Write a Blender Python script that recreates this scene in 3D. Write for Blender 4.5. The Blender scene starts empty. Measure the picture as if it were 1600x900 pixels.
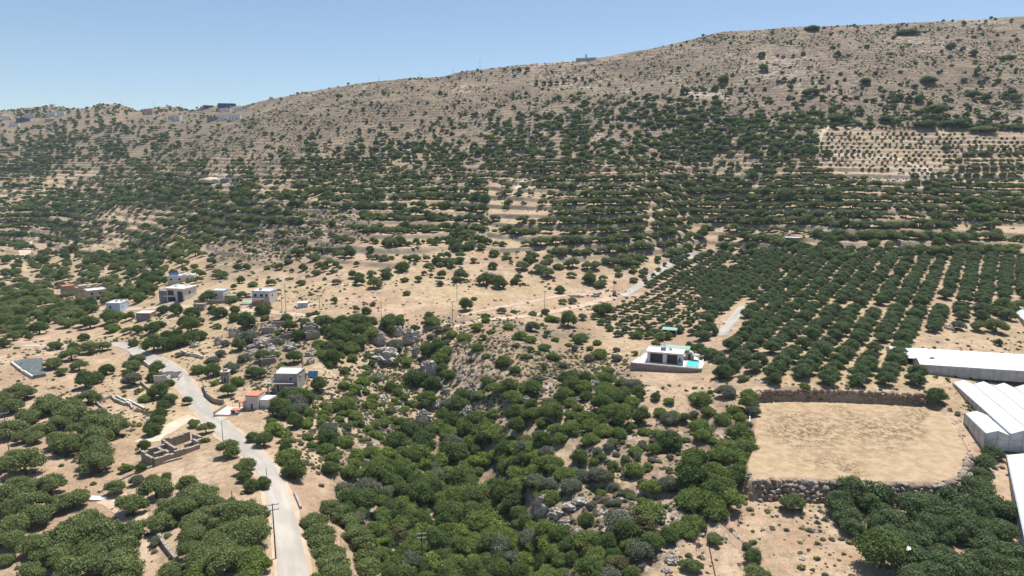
import bpy, math, random
import numpy as np
R = math.radians
random.seed(7); RNG = np.random.default_rng(7)
SC = bpy.context.scene; COL = SC.collection
# ---------------------------------------------------------------- camera, sky, sun, exposure
CAMZ = 60.0; PITCH = R(10.0); F = 1600 * 24.0 / 36.0
cd = bpy.data.cameras.new('camera'); cam = bpy.data.objects.new('camera', cd); COL.objects.link(cam)
cam.location = (0, 0, CAMZ); cam.rotation_euler = (R(90) - PITCH, 0, 0)
cd.lens = 24; cd.sensor_width = 36; cd.clip_start = 0.5; cd.clip_end = 20000
SC.camera = cam
SUN_EL, SUN_AZ = R(69), R(32)          # azimuth measured from +Y towards +X
w = bpy.data.worlds.new('World'); SC.world = w; w.use_nodes = True
nt = w.node_tree; bg = nt.nodes['Background']
sky = nt.nodes.new('ShaderNodeTexSky'); sky.sky_type = 'NISHITA'; sky.sun_disc = False
sky.sun_elevation = SUN_EL; sky.sun_rotation = SUN_AZ; sky.altitude = 400
sky.air_density = 0.9; sky.dust_density = 0.35; sky.ozone_density = 1.3
nt.links.new(sky.outputs[0], bg.inputs[0]); bg.inputs[1].default_value = 0.096
sl = bpy.data.lights.new('sun', 'SUN'); sl.energy = 4.6; sl.angle = R(0.53); sl.color = (1.0, 0.955, 0.89)
sun = bpy.data.objects.new('sun', sl); COL.objects.link(sun)
sun.rotation_euler = (R(90) - SUN_EL, 0, -SUN_AZ + R(180)); sun.location = (0, 0, 400)
SC.view_settings.view_transform = 'Standard'; SC.view_settings.look = 'None'
SC.view_settings.exposure = 0.47; SC.view_settings.gamma = 1.0
SC.view_settings.use_curve_mapping = False
SC.cycles.max_bounces = 6; SC.cycles.diffuse_bounces = 2; SC.cycles.volume_bounces = 0
# rotate so that the light comes FROM azimuth SUN_AZ
d = (math.sin(SUN_AZ) * math.cos(SUN_EL), math.cos(SUN_AZ) * math.cos(SUN_EL), math.sin(SUN_EL))
from mathutils import Vector
sun.rotation_euler = Vector(d).to_track_quat('Z', 'Y').to_euler()

# ---------------------------------------------------------------- numpy noise
def _hash(ix, iy, s):
    h = (ix.astype(np.int64) * 374761393 + iy.astype(np.int64) * 668265263 + s * 974634777) & 0x7fffffff
    h = (h ^ (h >> 13)) * 1274126177 & 0x7fffffff
    return ((h ^ (h >> 16)) & 0xffff) / 32767.5 - 1.0
def vnoise(x, y, s=0):
    xi = np.floor(x); yi = np.floor(y); fx = x - xi; fy = y - yi
    fx = fx * fx * (3 - 2 * fx); fy = fy * fy * (3 - 2 * fy)
    a = _hash(xi, yi, s); b = _hash(xi + 1, yi, s); c = _hash(xi, yi + 1, s); e = _hash(xi + 1, yi + 1, s)
    return (a * (1 - fx) + b * fx) * (1 - fy) + (c * (1 - fx) + e * fx) * fy
def fbm(x, y, sc, o=4, s=0, g=0.5):
    t = 0; a = 1.0; n = 0
    for i in range(o):
        t = t + a * vnoise(x / sc + 17.3 * i, y / sc - 9.1 * i, s + i); n += a; a *= g; sc /= 2.03
    return t / n
def sstep(a, b, x):
    t = np.clip((x - a) / (b - a), 0, 1); return t * t * (3 - 2 * t)
def inpoly(px, py, poly):
    px = np.asarray(px, float); py = np.asarray(py, float); r = np.zeros(px.shape, bool); n = len(poly)
    for i in range(n):
        x1, y1 = poly[i]; x2, y2 = poly[(i + 1) % n]
        if y1 == y2: continue
        r ^= ((y1 > py) != (y2 > py)) & (px < (x2 - x1) * (py - y1) / (y2 - y1) + x1)
    return r
def polydist(px, py, line):
    d = np.full(np.shape(px), 1e9)
    for (x1, y1), (x2, y2) in zip(line[:-1], line[1:]):
        dx, dy = x2 - x1, y2 - y1; t = np.clip(((px - x1) * dx + (py - y1) * dy) / (dx * dx + dy * dy + 1e-9), 0, 1)
        d = np.minimum(d, np.hypot(px - x1 - t * dx, py - y1 - t * dy))
    return d

# ---------------------------------------------------------------- survey: sight lines from the camera to the land
SP, CP = math.sin(PITCH), math.cos(PITCH)
def ray(x, y):
    u = (x - 800) / F; v = (450 - y) / F
    return u, CP + v * SP, -SP + v * CP          # per unit depth
def at_depth(x, y, D):
    a, b, c = ray(x, y); return D * a, D * b, CAMZ + D * c
def at_z(x, y, z):
    a, b, c = ray(x, y); D = (z - CAMZ) / c; return D * a, D * b, z
def project(X, Y, Z):
    zz = Z - CAMZ; D = Y * CP - zz * SP; v = (Y * SP + zz * CP) / D; u = X / D
    return 800 + F * u, 450 - F * v, D
CZ = [(0,895,-8),(200,895,-6),(460,895,-4),(560,895,-13),(650,895,-22),(760,895,-22),(880,895,-14),(960,885,-9),(1150,895,-8),(1400,895,-7),(1600,895,-8),
 (0,760,-8),(250,760,-6),(430,760,-4),(510,760,-9),(560,800,-12),(620,800,-17),(700,800,-21),(780,770,-20),(830,850,-17),(900,810,-11),(860,745,-8),
 (740,700,-18),(700,650,-15),(640,700,-14),(560,700,-10),(500,700,-7),(660,590,-10),(620,560,-7),(580,640,-9),(760,620,-8),(800,680,-12),(720,560,-4),
 (850,640,-6),(900,690,-6),(1000,740,-6),(1000,640,-4),(1100,700,-5),(1100,800,-6.5),(1200,800,-6.5),(1350,800,-6.5),(1520,780,-6.5),(1165,660,-3.5),(1580,700,-4),
 (1200,600,0.7),(1330,600,0.5),(1450,600,0.2),(1300,540,2.8),(1580,540,1.5),(1150,480,5),(1400,480,7),(1590,480,6),(1000,540,-2),(1000,590,-3.2),(1080,600,-2.8),(900,560,-4),
 (900,480,0),(930,459,1),(1000,430,5),(1100,400,9),(1250,415,14),(1500,420,13),(1300,344,30),(1550,344,30),(1100,340,27),
 (260,575,-8),(330,640,-7),(100,640,-8),(0,640,-10),(180,540,-9),(400,560,-5),(440,600,-5),(500,520,0),(600,500,1),(500,460,4),(600,450,5),(700,470,3),(800,460,2),(800,420,8),(600,400,14)]
CD = [(1400,300,430),(1400,250,480),(1590,250,470),(1590,300,425),(1200,250,500),(1000,300,440),(1000,250,520),(700,380,400),(700,300,520),(500,380,410),(450,430,360),(300,420,400),
 (230,390,520),(100,400,560),(0,420,520),(130,460,420),(180,485,330),(280,462,320),(410,475,295),(60,520,300),(20,560,245),(100,340,700),(0,340,680),(50,280,800),(200,300,720),
 (350,300,600),(350,240,720),(150,220,900),(0,220,920),(300,200,900),(450,300,560),(450,220,700),(600,220,660),(600,160,760),(800,220,600),(800,150,720),(1000,180,620),(1000,120,720),
 (1200,160,590),(1200,90,700),(1400,160,560),(1400,90,670),(1590,160,550),(1590,80,670)]
SKY = [(-400,168,1100),(0,166,1100),(60,166,1100),(100,161,1100),(150,160,1090),(200,162,1080),(240,166,1060),(300,163,1040),(380,165,1000),(410,157,980),(480,144,940),(560,130,900),(640,121,870),(690,120,860),(720,112,850),(830,100,830),(900,95,825),(950,89,820),(1040,70,810),(1130,49,800),(1250,40,790),(1400,36,780),(1500,31,775),(1600,25,770),(2000,12,765)]
pts = [at_z(*c) for c in CZ] + [at_depth(*c) for c in CD] + [at_depth(*c) for c in SKY]
for x in (-500, 2100): pts += [at_z(x, 700, -8)]
pts = np.array(pts); pa = np.arctan2(pts[:, 0], pts[:, 1]); pr = np.hypot(pts[:, 0], pts[:, 1])
Px = np.stack([pa * 2.2, np.log(pr)], 1); q = pts[:, 2] / pr
def tps_k(d2): return np.where(d2 > 1e-12, 0.5 * d2 * np.log(np.maximum(d2, 1e-12)), 0)
n = len(pts); K = tps_k(((Px[:, None] - Px[None]) ** 2).sum(-1)) + np.eye(n) * 2e-4
P1 = np.hstack([np.ones((n, 1)), Px]); A = np.zeros((n + 3, n + 3)); A[:n, :n] = K; A[:n, n:] = P1; A[n:, :n] = P1.T
Wt = np.linalg.solve(A, np.concatenate([q, [0, 0, 0]]))
def base_z(az, r):
    X = np.stack([az.ravel() * 2.2, np.log(r.ravel())], 1); out = np.empty(len(X))
    for i in range(0, len(X), 40000):
        S = X[i:i + 40000]; out[i:i + 40000] = tps_k(((S[:, None] - Px[None]) ** 2).sum(-1)) @ Wt[:n] + np.hstack([np.ones((len(S), 1)), S]) @ Wt[n:]
    return out.reshape(az.shape) * r
# fan grid (fine where the photograph looks, coarse elsewhere)
azs = np.concatenate([np.linspace(R(-180), R(-50), 40)[:-1], np.linspace(R(-50), R(-41), 40)[:-1], np.linspace(R(-41), R(41), 1010), np.linspace(R(41), R(50), 40)[1:], np.linspace(R(50), R(180), 40)[1:]])
rs = np.concatenate([[2, 12, 25, 38, 48, 56], np.arange(62, 150, 0.55), np.arange(150, 300, 0.8), np.arange(300, 620, 1.05), np.arange(620, 1130, 1.35), np.geomspace(1140, 12000, 40)])
cs = azs[::6]; csr = rs[::5]; AZc, RRc = np.meshgrid(cs, csr, indexing='ij')
azc = np.clip(AZc, R(-46), R(46))
Zc = base_z(azc, RRc)
Zc = np.where(RRc < 75, Zc * sstep(20, 75, RRc) - 7 * (1 - sstep(20, 75, RRc)), Zc)
# bilinear upsample of the smooth base
def upsample(Zg, ga, gr, a, r):
    ia = np.clip(np.searchsorted(ga, a) - 1, 0, len(ga) - 2); ir = np.clip(np.searchsorted(gr, r) - 1, 0, len(gr) - 2)
    ta = np.clip((a - ga[ia]) / (ga[ia + 1] - ga[ia]), 0, 1); tr = np.clip((r - gr[ir]) / (gr[ir + 1] - gr[ir]), 0, 1)
    return ((Zg[ia, ir] * (1 - ta) + Zg[ia + 1, ir] * ta) * (1 - tr) + (Zg[ia, ir + 1] * (1 - ta) + Zg[ia + 1, ir + 1] * ta) * tr)
AZ, RR = np.meshgrid(azs, rs, indexing='ij')
Z0 = upsample(Zc, cs, csr, AZ, RR)
sk = np.array([at_depth(*c) for c in SKY]); ska = np.arctan2(sk[:, 0], sk[:, 1]); skr = np.hypot(sk[:, 0], sk[:, 1]); ske = (sk[:, 2] - CAMZ) / skr
Rc = np.interp(azs, ska, skr)[:, None]; Ec = np.interp(azs, ska, ske)[:, None]
Z0 = np.where(RR <= Rc, Z0, 0)
zc_now = base_z(np.clip(azs, R(-46), R(46)), Rc[:, 0])[:, None]
zc_t = CAMZ + Ec * Rc
Z0 = Z0 + (zc_t - zc_now) * sstep(0.45, 1.0, RR / Rc) * (RR <= Rc)
# never let the smooth land stand above the surveyed skyline
lim = CAMZ + (Ec - 0.0015) * RR
Z0 = np.where((RR < Rc) & (RR > 200), np.minimum(Z0, lim), Z0)
Z0 = np.where(RR > Rc, np.maximum(zc_t - (RR - Rc) * 0.22 - ((RR - Rc) ** 2) * 2e-4, -60), Z0)
GX = np.sin(AZ) * RR; GY = np.cos(AZ) * RR
PXv, PYv, PD = project(GX, GY, Z0); infront = (PD > 5)
# relief
far = sstep(250, 600, RR)
rel = fbm(GX, GY, 60, 5, 3) * (1.0 + np.where(infront & (PYv < 235), 3.6, 0.9) * far) * sstep(60, 140, RR)
ridged = (1 - np.abs(fbm(GX, GY, 120, 4, 11))) - 0.75
rel += ridged * 14 * sstep(430, 650, RR) * (1 - sstep(0.88, 1.0, RR / Rc))
rav = infront & inpoly(PXv, PYv, [(560,520),(700,505),(800,600),(1000,600),(1150,640),(1140,830),(1000,905),(540,905),(520,740),(470,560)])
rel += np.where(rav, (fbm(GX, GY, 11, 5, 21) + .6 * (0.5 - np.abs(fbm(GX, GY, 6, 3, 23)))) * 2.2, 0)
rel *= np.where(RR > Rc * 0.97, 0.35, 1) * np.where(infront & (PXv < 460) & (PYv < 260), 0.45, 1)
Z1 = Z0 + rel
# terraces
def G_(z): return np.interp(z, [-60, 60, 400], [-60 / 4.6, 60 / 4.6, 60 / 4.6 + 340 / 3.3])
def Gi(p): return np.interp(p, [-60 / 4.6, 60 / 4.6, 60 / 4.6 + 340 / 3.3], [-60, 60, 400])
tn = fbm(GX, GY, 190, 3, 31) * 1.1 + fbm(GX, GY, 22, 2, 33) * 0.16
pat = fbm(GX, GY, 80, 4, 41)
tm = sstep(6, 13, Z1) * (RR < Rc * 0.985) * (0.35 + 0.6 * sstep(-0.25, 0.2, pat))
left = infront & (PXv < 420) & (PYv < 400) & (PYv > 150); tm = np.where(left, np.maximum(tm, 0.85 * sstep(-0.5, -0.1, fbm(GX, GY, 60, 3, 43)) * (RR < Rc * .985)), tm)
rt = infront & (PXv > 760) & (PYv > 215) & (PYv < 400); tm = np.where(rt, np.maximum(tm, 0.95 * sstep(-0.6, -0.2, fbm(GX, GY, 60, 3, 44)) * sstep(7, 16, Z1)), tm)
tm = tm * np.where(PYv < 215, 0.8, 1.0) * (0.5 + 0.5 * sstep(-0.35, 0.1, fbm(GX, GY, 16, 2, 47)))
ph = G_(Z1) + tn; fr = ph - np.floor(ph)
Zt = Gi(np.floor(ph) + 0.42 * fr + 0.58 * sstep(0.78, 0.93, fr) - tn)
Z2 = Z1 * (1 - tm) + Zt * tm
RISER = tm * sstep(0.74, 0.80, fr) * (1 - sstep(0.93, 0.98, fr)); TREAD = tm * sstep(0.98, 1.0, fr) + tm * (1 - sstep(0.18, 0.40, fr))
# levelled field
FZ = -2.4
FIELD_PX = [(1176,752),(1165,742),(1178,700),(1185,628),(1250,626),(1450,634),(1478,650),(1497,680),(1512,706),(1500,742),(1470,754),(1350,752),(1240,746)]
FIELD = [at_z(x, y, FZ)[:2] for x, y in FIELD_PX]
def edge_sd(poly):
    d = polydist(GX, GY, list(poly) + [poly[0]]); return np.where(inpoly(GX, GY, poly), -d, d)
sub = (RR < 330) & (np.abs(AZ) < R(50)); sdf = np.full(GX.shape, 99.0)
m_ = sub & (GX > 20); gx_, gy_ = GX[m_], GY[m_]
dd = polydist(gx_, gy_, FIELD + [FIELD[0]]); sdf[m_] = np.where(inpoly(gx_, gy_, FIELD), -dd, dd)
k = 1 - sstep(0.0, 1.6, sdf); Z2 = Z2 * (1 - k) + (FZ + 0.06 * fbm(GX, GY, 5, 3, 5)) * k
Z2 = Z2 + 0
ZG = Z2
def gz(X, Y):
    X = np.asarray(X, float); Y = np.asarray(Y, float)
    return upsample(ZG, azs, rs, np.arctan2(X, Y), np.hypot(X, Y))
def up_frac(a, r): return fr[np.clip(np.searchsorted(azs, a), 0, len(azs) - 1), np.clip(np.searchsorted(rs, r), 0, len(rs) - 1)], tm[np.clip(np.searchsorted(azs, a), 0, len(azs) - 1), np.clip(np.searchsorted(rs, r), 0, len(rs) - 1)]
def hit(x, y):
    """first point of the land on the sight line through photo pixel (x, y)"""
    a, b, c = ray(x, y); az = math.atan2(a, b); h = math.hypot(a, b); s = c / h
    i = min(max(int(np.searchsorted(azs, az)) - 1, 0), len(azs) - 2); t = (az - azs[i]) / (azs[i + 1] - azs[i])
    prof = ZG[i] * (1 - t) + ZG[i + 1] * t; dif = prof - (CAMZ + s * rs); k = np.argmax((dif > 0) & (rs > 50))
    if not dif[k] > 0: return None
    f = -dif[k - 1] / (dif[k] - dif[k - 1]) if dif[k] != dif[k - 1] else 0
    r = rs[k - 1] + min(max(f, 0), 1) * (rs[k] - rs[k - 1])
    X = math.sin(az) * r; Y = math.cos(az) * r; Zz = prof[k - 1] + (prof[k] - prof[k - 1]) * f
    return X, Y, float(Zz), r * 1.0 / h

# ---------------------------------------------------------------- materials
def lin(c): return tuple(c) + (1.0,)
class NT:
    def __init__(s, name):
        s.m = bpy.data.materials.new(name); s.m.use_nodes = True; s.t = s.m.node_tree; s.b = s.t.nodes['Principled BSDF']
        s.b.inputs['Specular IOR Level'].default_value = 0.25
    def n(s, ty, **kw):
        nd = s.t.nodes.new(ty)
        for k_, v_ in kw.items(): setattr(nd, k_, v_)
        return nd
    def l(s, a, b): s.t.links.new(a, b)
    def val(s, sock, v):
        if isinstance(v, (int, float)): sock.default_value = v
        elif isinstance(v, tuple): sock.default_value = lin(v) if len(v) == 3 and len(sock.default_value) == 4 else v
        else: s.l(v, sock)
    def pos(s): 
        if not hasattr(s, '_p'): s._p = s.n('ShaderNodeTexCoord').outputs['Object']
        return s._p
    def noise(s, scale, detail=4, rough=0.55, vec=None, dist=0.0):
        nd = s.n('ShaderNodeTexNoise'); nd.inputs['Scale'].default_value = scale; nd.inputs['Detail'].default_value = detail
        nd.inputs['Roughness'].default_value = rough; nd.inputs['Distortion'].default_value = dist; s.l(vec or s.pos(), nd.inputs['Vector']); return nd.outputs[0]
    def ramp(s, fac, a, b, lo=0.0, hi=1.0):
        nd = s.n('ShaderNodeMapRange'); nd.interpolation_type = 'SMOOTHSTEP'; s.val(nd.inputs[0], fac)
        for i_, v_ in zip((1, 2, 3, 4), (a, b, lo, hi)): s.val(nd.inputs[i_], v_)
        return nd.outputs[0]
    def math(s, op, a, b=0.0):
        nd = s.n('ShaderNodeMath', operation=op); s.val(nd.inputs[0], a); s.val(nd.inputs[1], b); return nd.outputs[0]
    def mix(s, fac, a, b, bt='MIX'):
        nd = s.n('ShaderNodeMix', data_type='RGBA', blend_type=bt); s.val(nd.inputs[0], fac); s.val(nd.inputs[6], a); s.val(nd.inputs[7], b); return nd.outputs[2]
    def bump(s, h, st=0.5, dist=0.1):
        nd = s.n('ShaderNodeBump'); nd.inputs['Strength'].default_value = st; nd.inputs['Distance'].default_value = dist
        s.l(h, nd.inputs['Height']); s.l(nd.outputs[0], s.b.inputs['Normal'])
    def col(s, c, rough=0.8):
        s.val(s.b.inputs['Base Color'], c); s.val(s.b.inputs['Roughness'], rough); return s.m
def worn(name, c, var=0.25, scale=0.8, rough=0.8, dirt=None):
    t = NT(name); a = t.noise(scale, 6); b = t.noise(scale * 7, 3)
    c1 = tuple(x * (1 - var) for x in (dirt or c)); col = t.mix(t.ramp(a, 0.38, 0.68), c1, c); col = t.mix(t.ramp(b, 0.3, 0.75, 0.0, 0.35), col, c1)
    t.bump(b, 0.2, 0.02); return t.col(col, rough)
def foliage(name, c1, c2, c3, transl=0.25):
    t = NT(name); gi = t.n('ShaderNodeNewGeometry').outputs['Random Per Island']; oi = t.n('ShaderNodeObjectInfo').outputs['Random']
    col = t.mix(oi, c1, c2); col = t.mix(t.ramp(gi, 0.35, 1.0, 0, 0.85), col, c3)
    nz = t.noise(1.3, 2); col = t.mix(t.ramp(nz, 0.3, 0.7, 0.0, 0.5), col, t.mix(0.5, c1, (0.02, 0.03, 0.012)))
    t.col(col, 0.62); t.b.inputs['Specular IOR Level'].default_value = 0.15
    tr = t.n('ShaderNodeBsdfTranslucent'); t.l(t.mix(0.5, col, c3), tr.inputs[0]); ms = t.n('ShaderNodeMixShader'); ms.inputs[0].default_value = transl
    t.l(t.b.outputs[0], ms.inputs[1]); t.l(tr.outputs[0], ms.inputs[2]); t.l(ms.outputs[0], t.t.nodes['Material Output'].inputs[0])
    return t.m
M = {}
M['olive'] = foliage('olive_leaf', (0.110, 0.152, 0.048), (0.185, 0.225, 0.078), (0.29, 0.33, 0.14), 0.32)
M['orchard'] = foliage('orchard_leaf', (0.078, 0.126, 0.048), (0.115, 0.160, 0.062), (0.20, 0.255, 0.115), 0.3)
M['evergreen'] = foliage('evergreen_leaf', (0.058, 0.102, 0.030), (0.135, 0.190, 0.050), (0.20, 0.260, 0.085), 0.32)
M['bush'] = foliage('bush_leaf', (0.100, 0.152, 0.036), (0.200, 0.250, 0.060), (0.29, 0.36, 0.11), 0.3)
M['bright'] = foliage('bright_leaf', (0.150, 0.215, 0.035), (0.200, 0.255, 0.055), (0.30, 0.36, 0.09), 0.3)
M['grey'] = foliage('grey_leaf', (0.125, 0.145, 0.085), (0.170, 0.178, 0.115), (0.25, 0.26, 0.205), 0.25)
M['rust'] = foliage('rust_leaf', (0.130, 0.118, 0.046), (0.150, 0.155, 0.052), (0.24, 0.20, 0.09), 0.25)
M['dry'] = foliage('dry_leaf', (0.165, 0.135, 0.110), (0.225, 0.180, 0.135), (0.33, 0.28, 0.22), 0.1)
M['reed'] = foliage('reed_leaf', (0.22, 0.20, 0.075), (0.27, 0.24, 0.09), (0.38, 0.33, 0.15), 0.2)
M['bark'] = worn('bark', (0.13, 0.10, 0.075), 0.4, 3)
M['white'] = worn('white_render', (0.78, 0.76, 0.72), 0.12, 0.6)
M['whitewall'] = worn('white_wall', (0.66, 0.63, 0.60), 0.12, 0.6)
M['cream'] = worn('cream_render', (0.52, 0.44, 0.36), 0.15, 0.6)
M['tan'] = worn('tan_render', (0.42, 0.31, 0.24), 0.2, 0.5)
M['pinkw'] = worn('pink_render', (0.55, 0.38, 0.33), 0.15, 0.6)
M['bluew'] = worn('pale_blue_render', (0.46, 0.56, 0.70), 0.12, 0.6)
M['navy'] = worn('navy_panel', (0.06, 0.10, 0.26), 0.2, 0.6)
M['conc'] = worn('concrete', (0.46, 0.42, 0.38), 0.25, 0.5)
M['paleconc'] = worn('pale_concrete', (0.66, 0.60, 0.54), 0.15, 0.3)
M['greyc'] = worn('grey_concrete', (0.26, 0.26, 0.27), 0.25, 0.5)
M['dark'] = worn('dark_interior', (0.035, 0.035, 0.04), 0.2, 1)
M['shutter'] = worn('brown_shutter', (0.085, 0.065, 0.060), 0.3, 6)
M['wood'] = worn('pole_wood', (0.10, 0.075, 0.06), 0.3, 4)
M['metal'] = worn('galvanised_metal', (0.42, 0.45, 0.48), 0.2, 3, 0.4)
M['greenroof'] = worn('green_sheet', (0.26, 0.46, 0.34), 0.12, 1.5, 0.6)
M['tile'] = worn('terracotta', (0.60, 0.26, 0.17), 0.25, 3)
M['redpaint'] = worn('red_paint', (0.45, 0.03, 0.03), 0.1, 2, 0.25)
M['carwhite'] = worn('white_paint', (0.8, 0.8, 0.8), 0.04, 1, 0.2)
M['cardark'] = worn('dark_paint', (0.10, 0.07, 0.07), 0.1, 1, 0.25)
M['rubber'] = worn('rubber', (0.02, 0.02, 0.02), 0.1, 1)
M['bluetank'] = worn('blue_grey_tank', (0.16, 0.24, 0.36), 0.1, 2, 0.4)
M['plastic'] = worn('greenhouse_film', (0.84, 0.85, 0.87), 0.07, 0.25, 0.35)
t = NT('greenhouse_film'); a = t.noise(0.35, 5, .6); sx_ = t.n('ShaderNodeSeparateXYZ'); t.l(t.pos(), sx_.inputs[0]); fr_ = t.math('FRACT', t.math('MULTIPLY', sx_.outputs[1], 0.4)); ln_ = t.ramp(t.math('ABSOLUTE', t.math('SUBTRACT', fr_, 0.5)), 0.47, 0.495, 0, .35); col = t.mix(t.ramp(a, .4, .68), (0.74, 0.755, 0.77), (0.60, 0.61, 0.62)); M['plastic'] = t.col(t.mix(ln_, col, (0.5, 0.52, 0.54)), .4); t.bump(a, .4, .15)
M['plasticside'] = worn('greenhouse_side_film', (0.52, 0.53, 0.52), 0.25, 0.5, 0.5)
M['net'] = worn('dark_net', (0.14, 0.17, 0.17), 0.4, 0.8)
t = NT('window_glass'); M['glass'] = t.col((0.03, 0.04, 0.055), 0.1)
t = NT('solar_glass'); M['solar'] = t.col(t.mix(t.ramp(t.noise(3, 2), 0.4, 0.6), (0.02, 0.05, 0.14), (0.05, 0.11, 0.22)), 0.15)
t = NT('pool_water'); M['water'] = t.col(t.mix(t.ramp(t.noise(1.2, 3), 0.35, 0.65), (0.05, 0.55, 0.62), (0.13, 0.70, 0.72)), 0.06); t.bump(t.noise(2.5, 3), 0.15, 0.03)
def stone(name, c1, c2, scale, mortar, bumpd=0.15):
    t = NT(name); mp = t.n('ShaderNodeMapping'); mp.inputs['Scale'].default_value = (1, 1, 1.5); t.l(t.pos(), mp.inputs[0])
    v = t.n('ShaderNodeTexVoronoi', feature='DISTANCE_TO_EDGE'); v.inputs['Scale'].default_value = scale; t.l(mp.outputs[0], v.inputs[0])
    v2 = t.n('ShaderNodeTexVoronoi'); v2.inputs['Scale'].default_value = scale; t.l(mp.outputs[0], v2.inputs[0])
    sep = t.n('ShaderNodeSeparateColor'); t.l(v2.outputs['Color'], sep.inputs[0]); col = t.mix(sep.outputs[0], c1, c2)
    col = t.mix(t.ramp(t.noise(scale * 4, 4), 0.3, 0.7, 0, 0.4), col, c1); e = t.ramp(v.outputs[0], 0.02, 0.09); col = t.mix(e, mortar, col)
    t.bump(e, 0.8, bumpd); return t.col(col, 0.9)
M['stone'] = stone('rubble_stone', (0.36, 0.30, 0.25), (0.54, 0.47, 0.40), 2.0, (0.16, 0.12, 0.09))
M['stonelt'] = stone('pale_rubble', (0.38, 0.32, 0.26), (0.52, 0.46, 0.38), 2.6, (0.22, 0.17, 0.13))
t = NT('limestone'); a = t.noise(0.35, 8, 0.65); b = t.noise(1.7, 6, 0.7); wv = t.noise(0.9, 5, 0.6, dist=1.2)
col = t.mix(t.ramp(a, 0.35, 0.65), (0.36, 0.31, 0.26), (0.66, 0.61, 0.54)); col = t.mix(t.ramp(b, 0.52, 0.7), col, (0.16, 0.14, 0.12)); col = t.mix(t.ramp(wv, 0.58, 0.70, 0, 0.7), col, (0.42, 0.26, 0.16))
t.bump(t.math('ADD', a, b), 0.9, 0.5); M['rock'] = t.col(col, 0.95)
t = NT('wall_boulder'); rp = t.n('ShaderNodeNewGeometry').outputs['Random Per Island']; b = t.noise(2.4, 6, 0.7)
col = t.mix(rp, (0.22, 0.165, 0.125), (0.42, 0.35, 0.285)); col = t.mix(t.ramp(b, 0.45, 0.75, 0, 0.6), col, (0.20, 0.15, 0.12)); t.bump(b, 0.6, 0.2); M['boulder'] = t.col(col, 0.95)
# road concrete
t = NT('road_concrete'); a = t.noise(0.12, 6); b = t.noise(1.1, 8, 0.7); mp = t.n('ShaderNodeUVMap'); c = t.n('ShaderNodeTexNoise'); c.inputs['Scale'].default_value = 1.0; c.inputs['Detail'].default_value = 4
ms = t.n('ShaderNodeMapping'); ms.inputs['Scale'].default_value = (2.6, 0.05, 1); t.l(mp.outputs[0], ms.inputs[0]); t.l(ms.outputs[0], c.inputs['Vector'])
col = t.mix(t.ramp(a, 0.35, 0.65), (0.385, 0.350, 0.300), (0.475, 0.435, 0.375)); col = t.mix(t.ramp(c.outputs[0], 0.4, 0.65, 0, 0.55), col, (0.31, 0.285, 0.25)); col = t.mix(t.ramp(b, 0.55, 0.75, 0, 0.5), col, (0.36, 0.33, 0.30)); M['road'] = t.col(col, 0.85)
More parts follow.
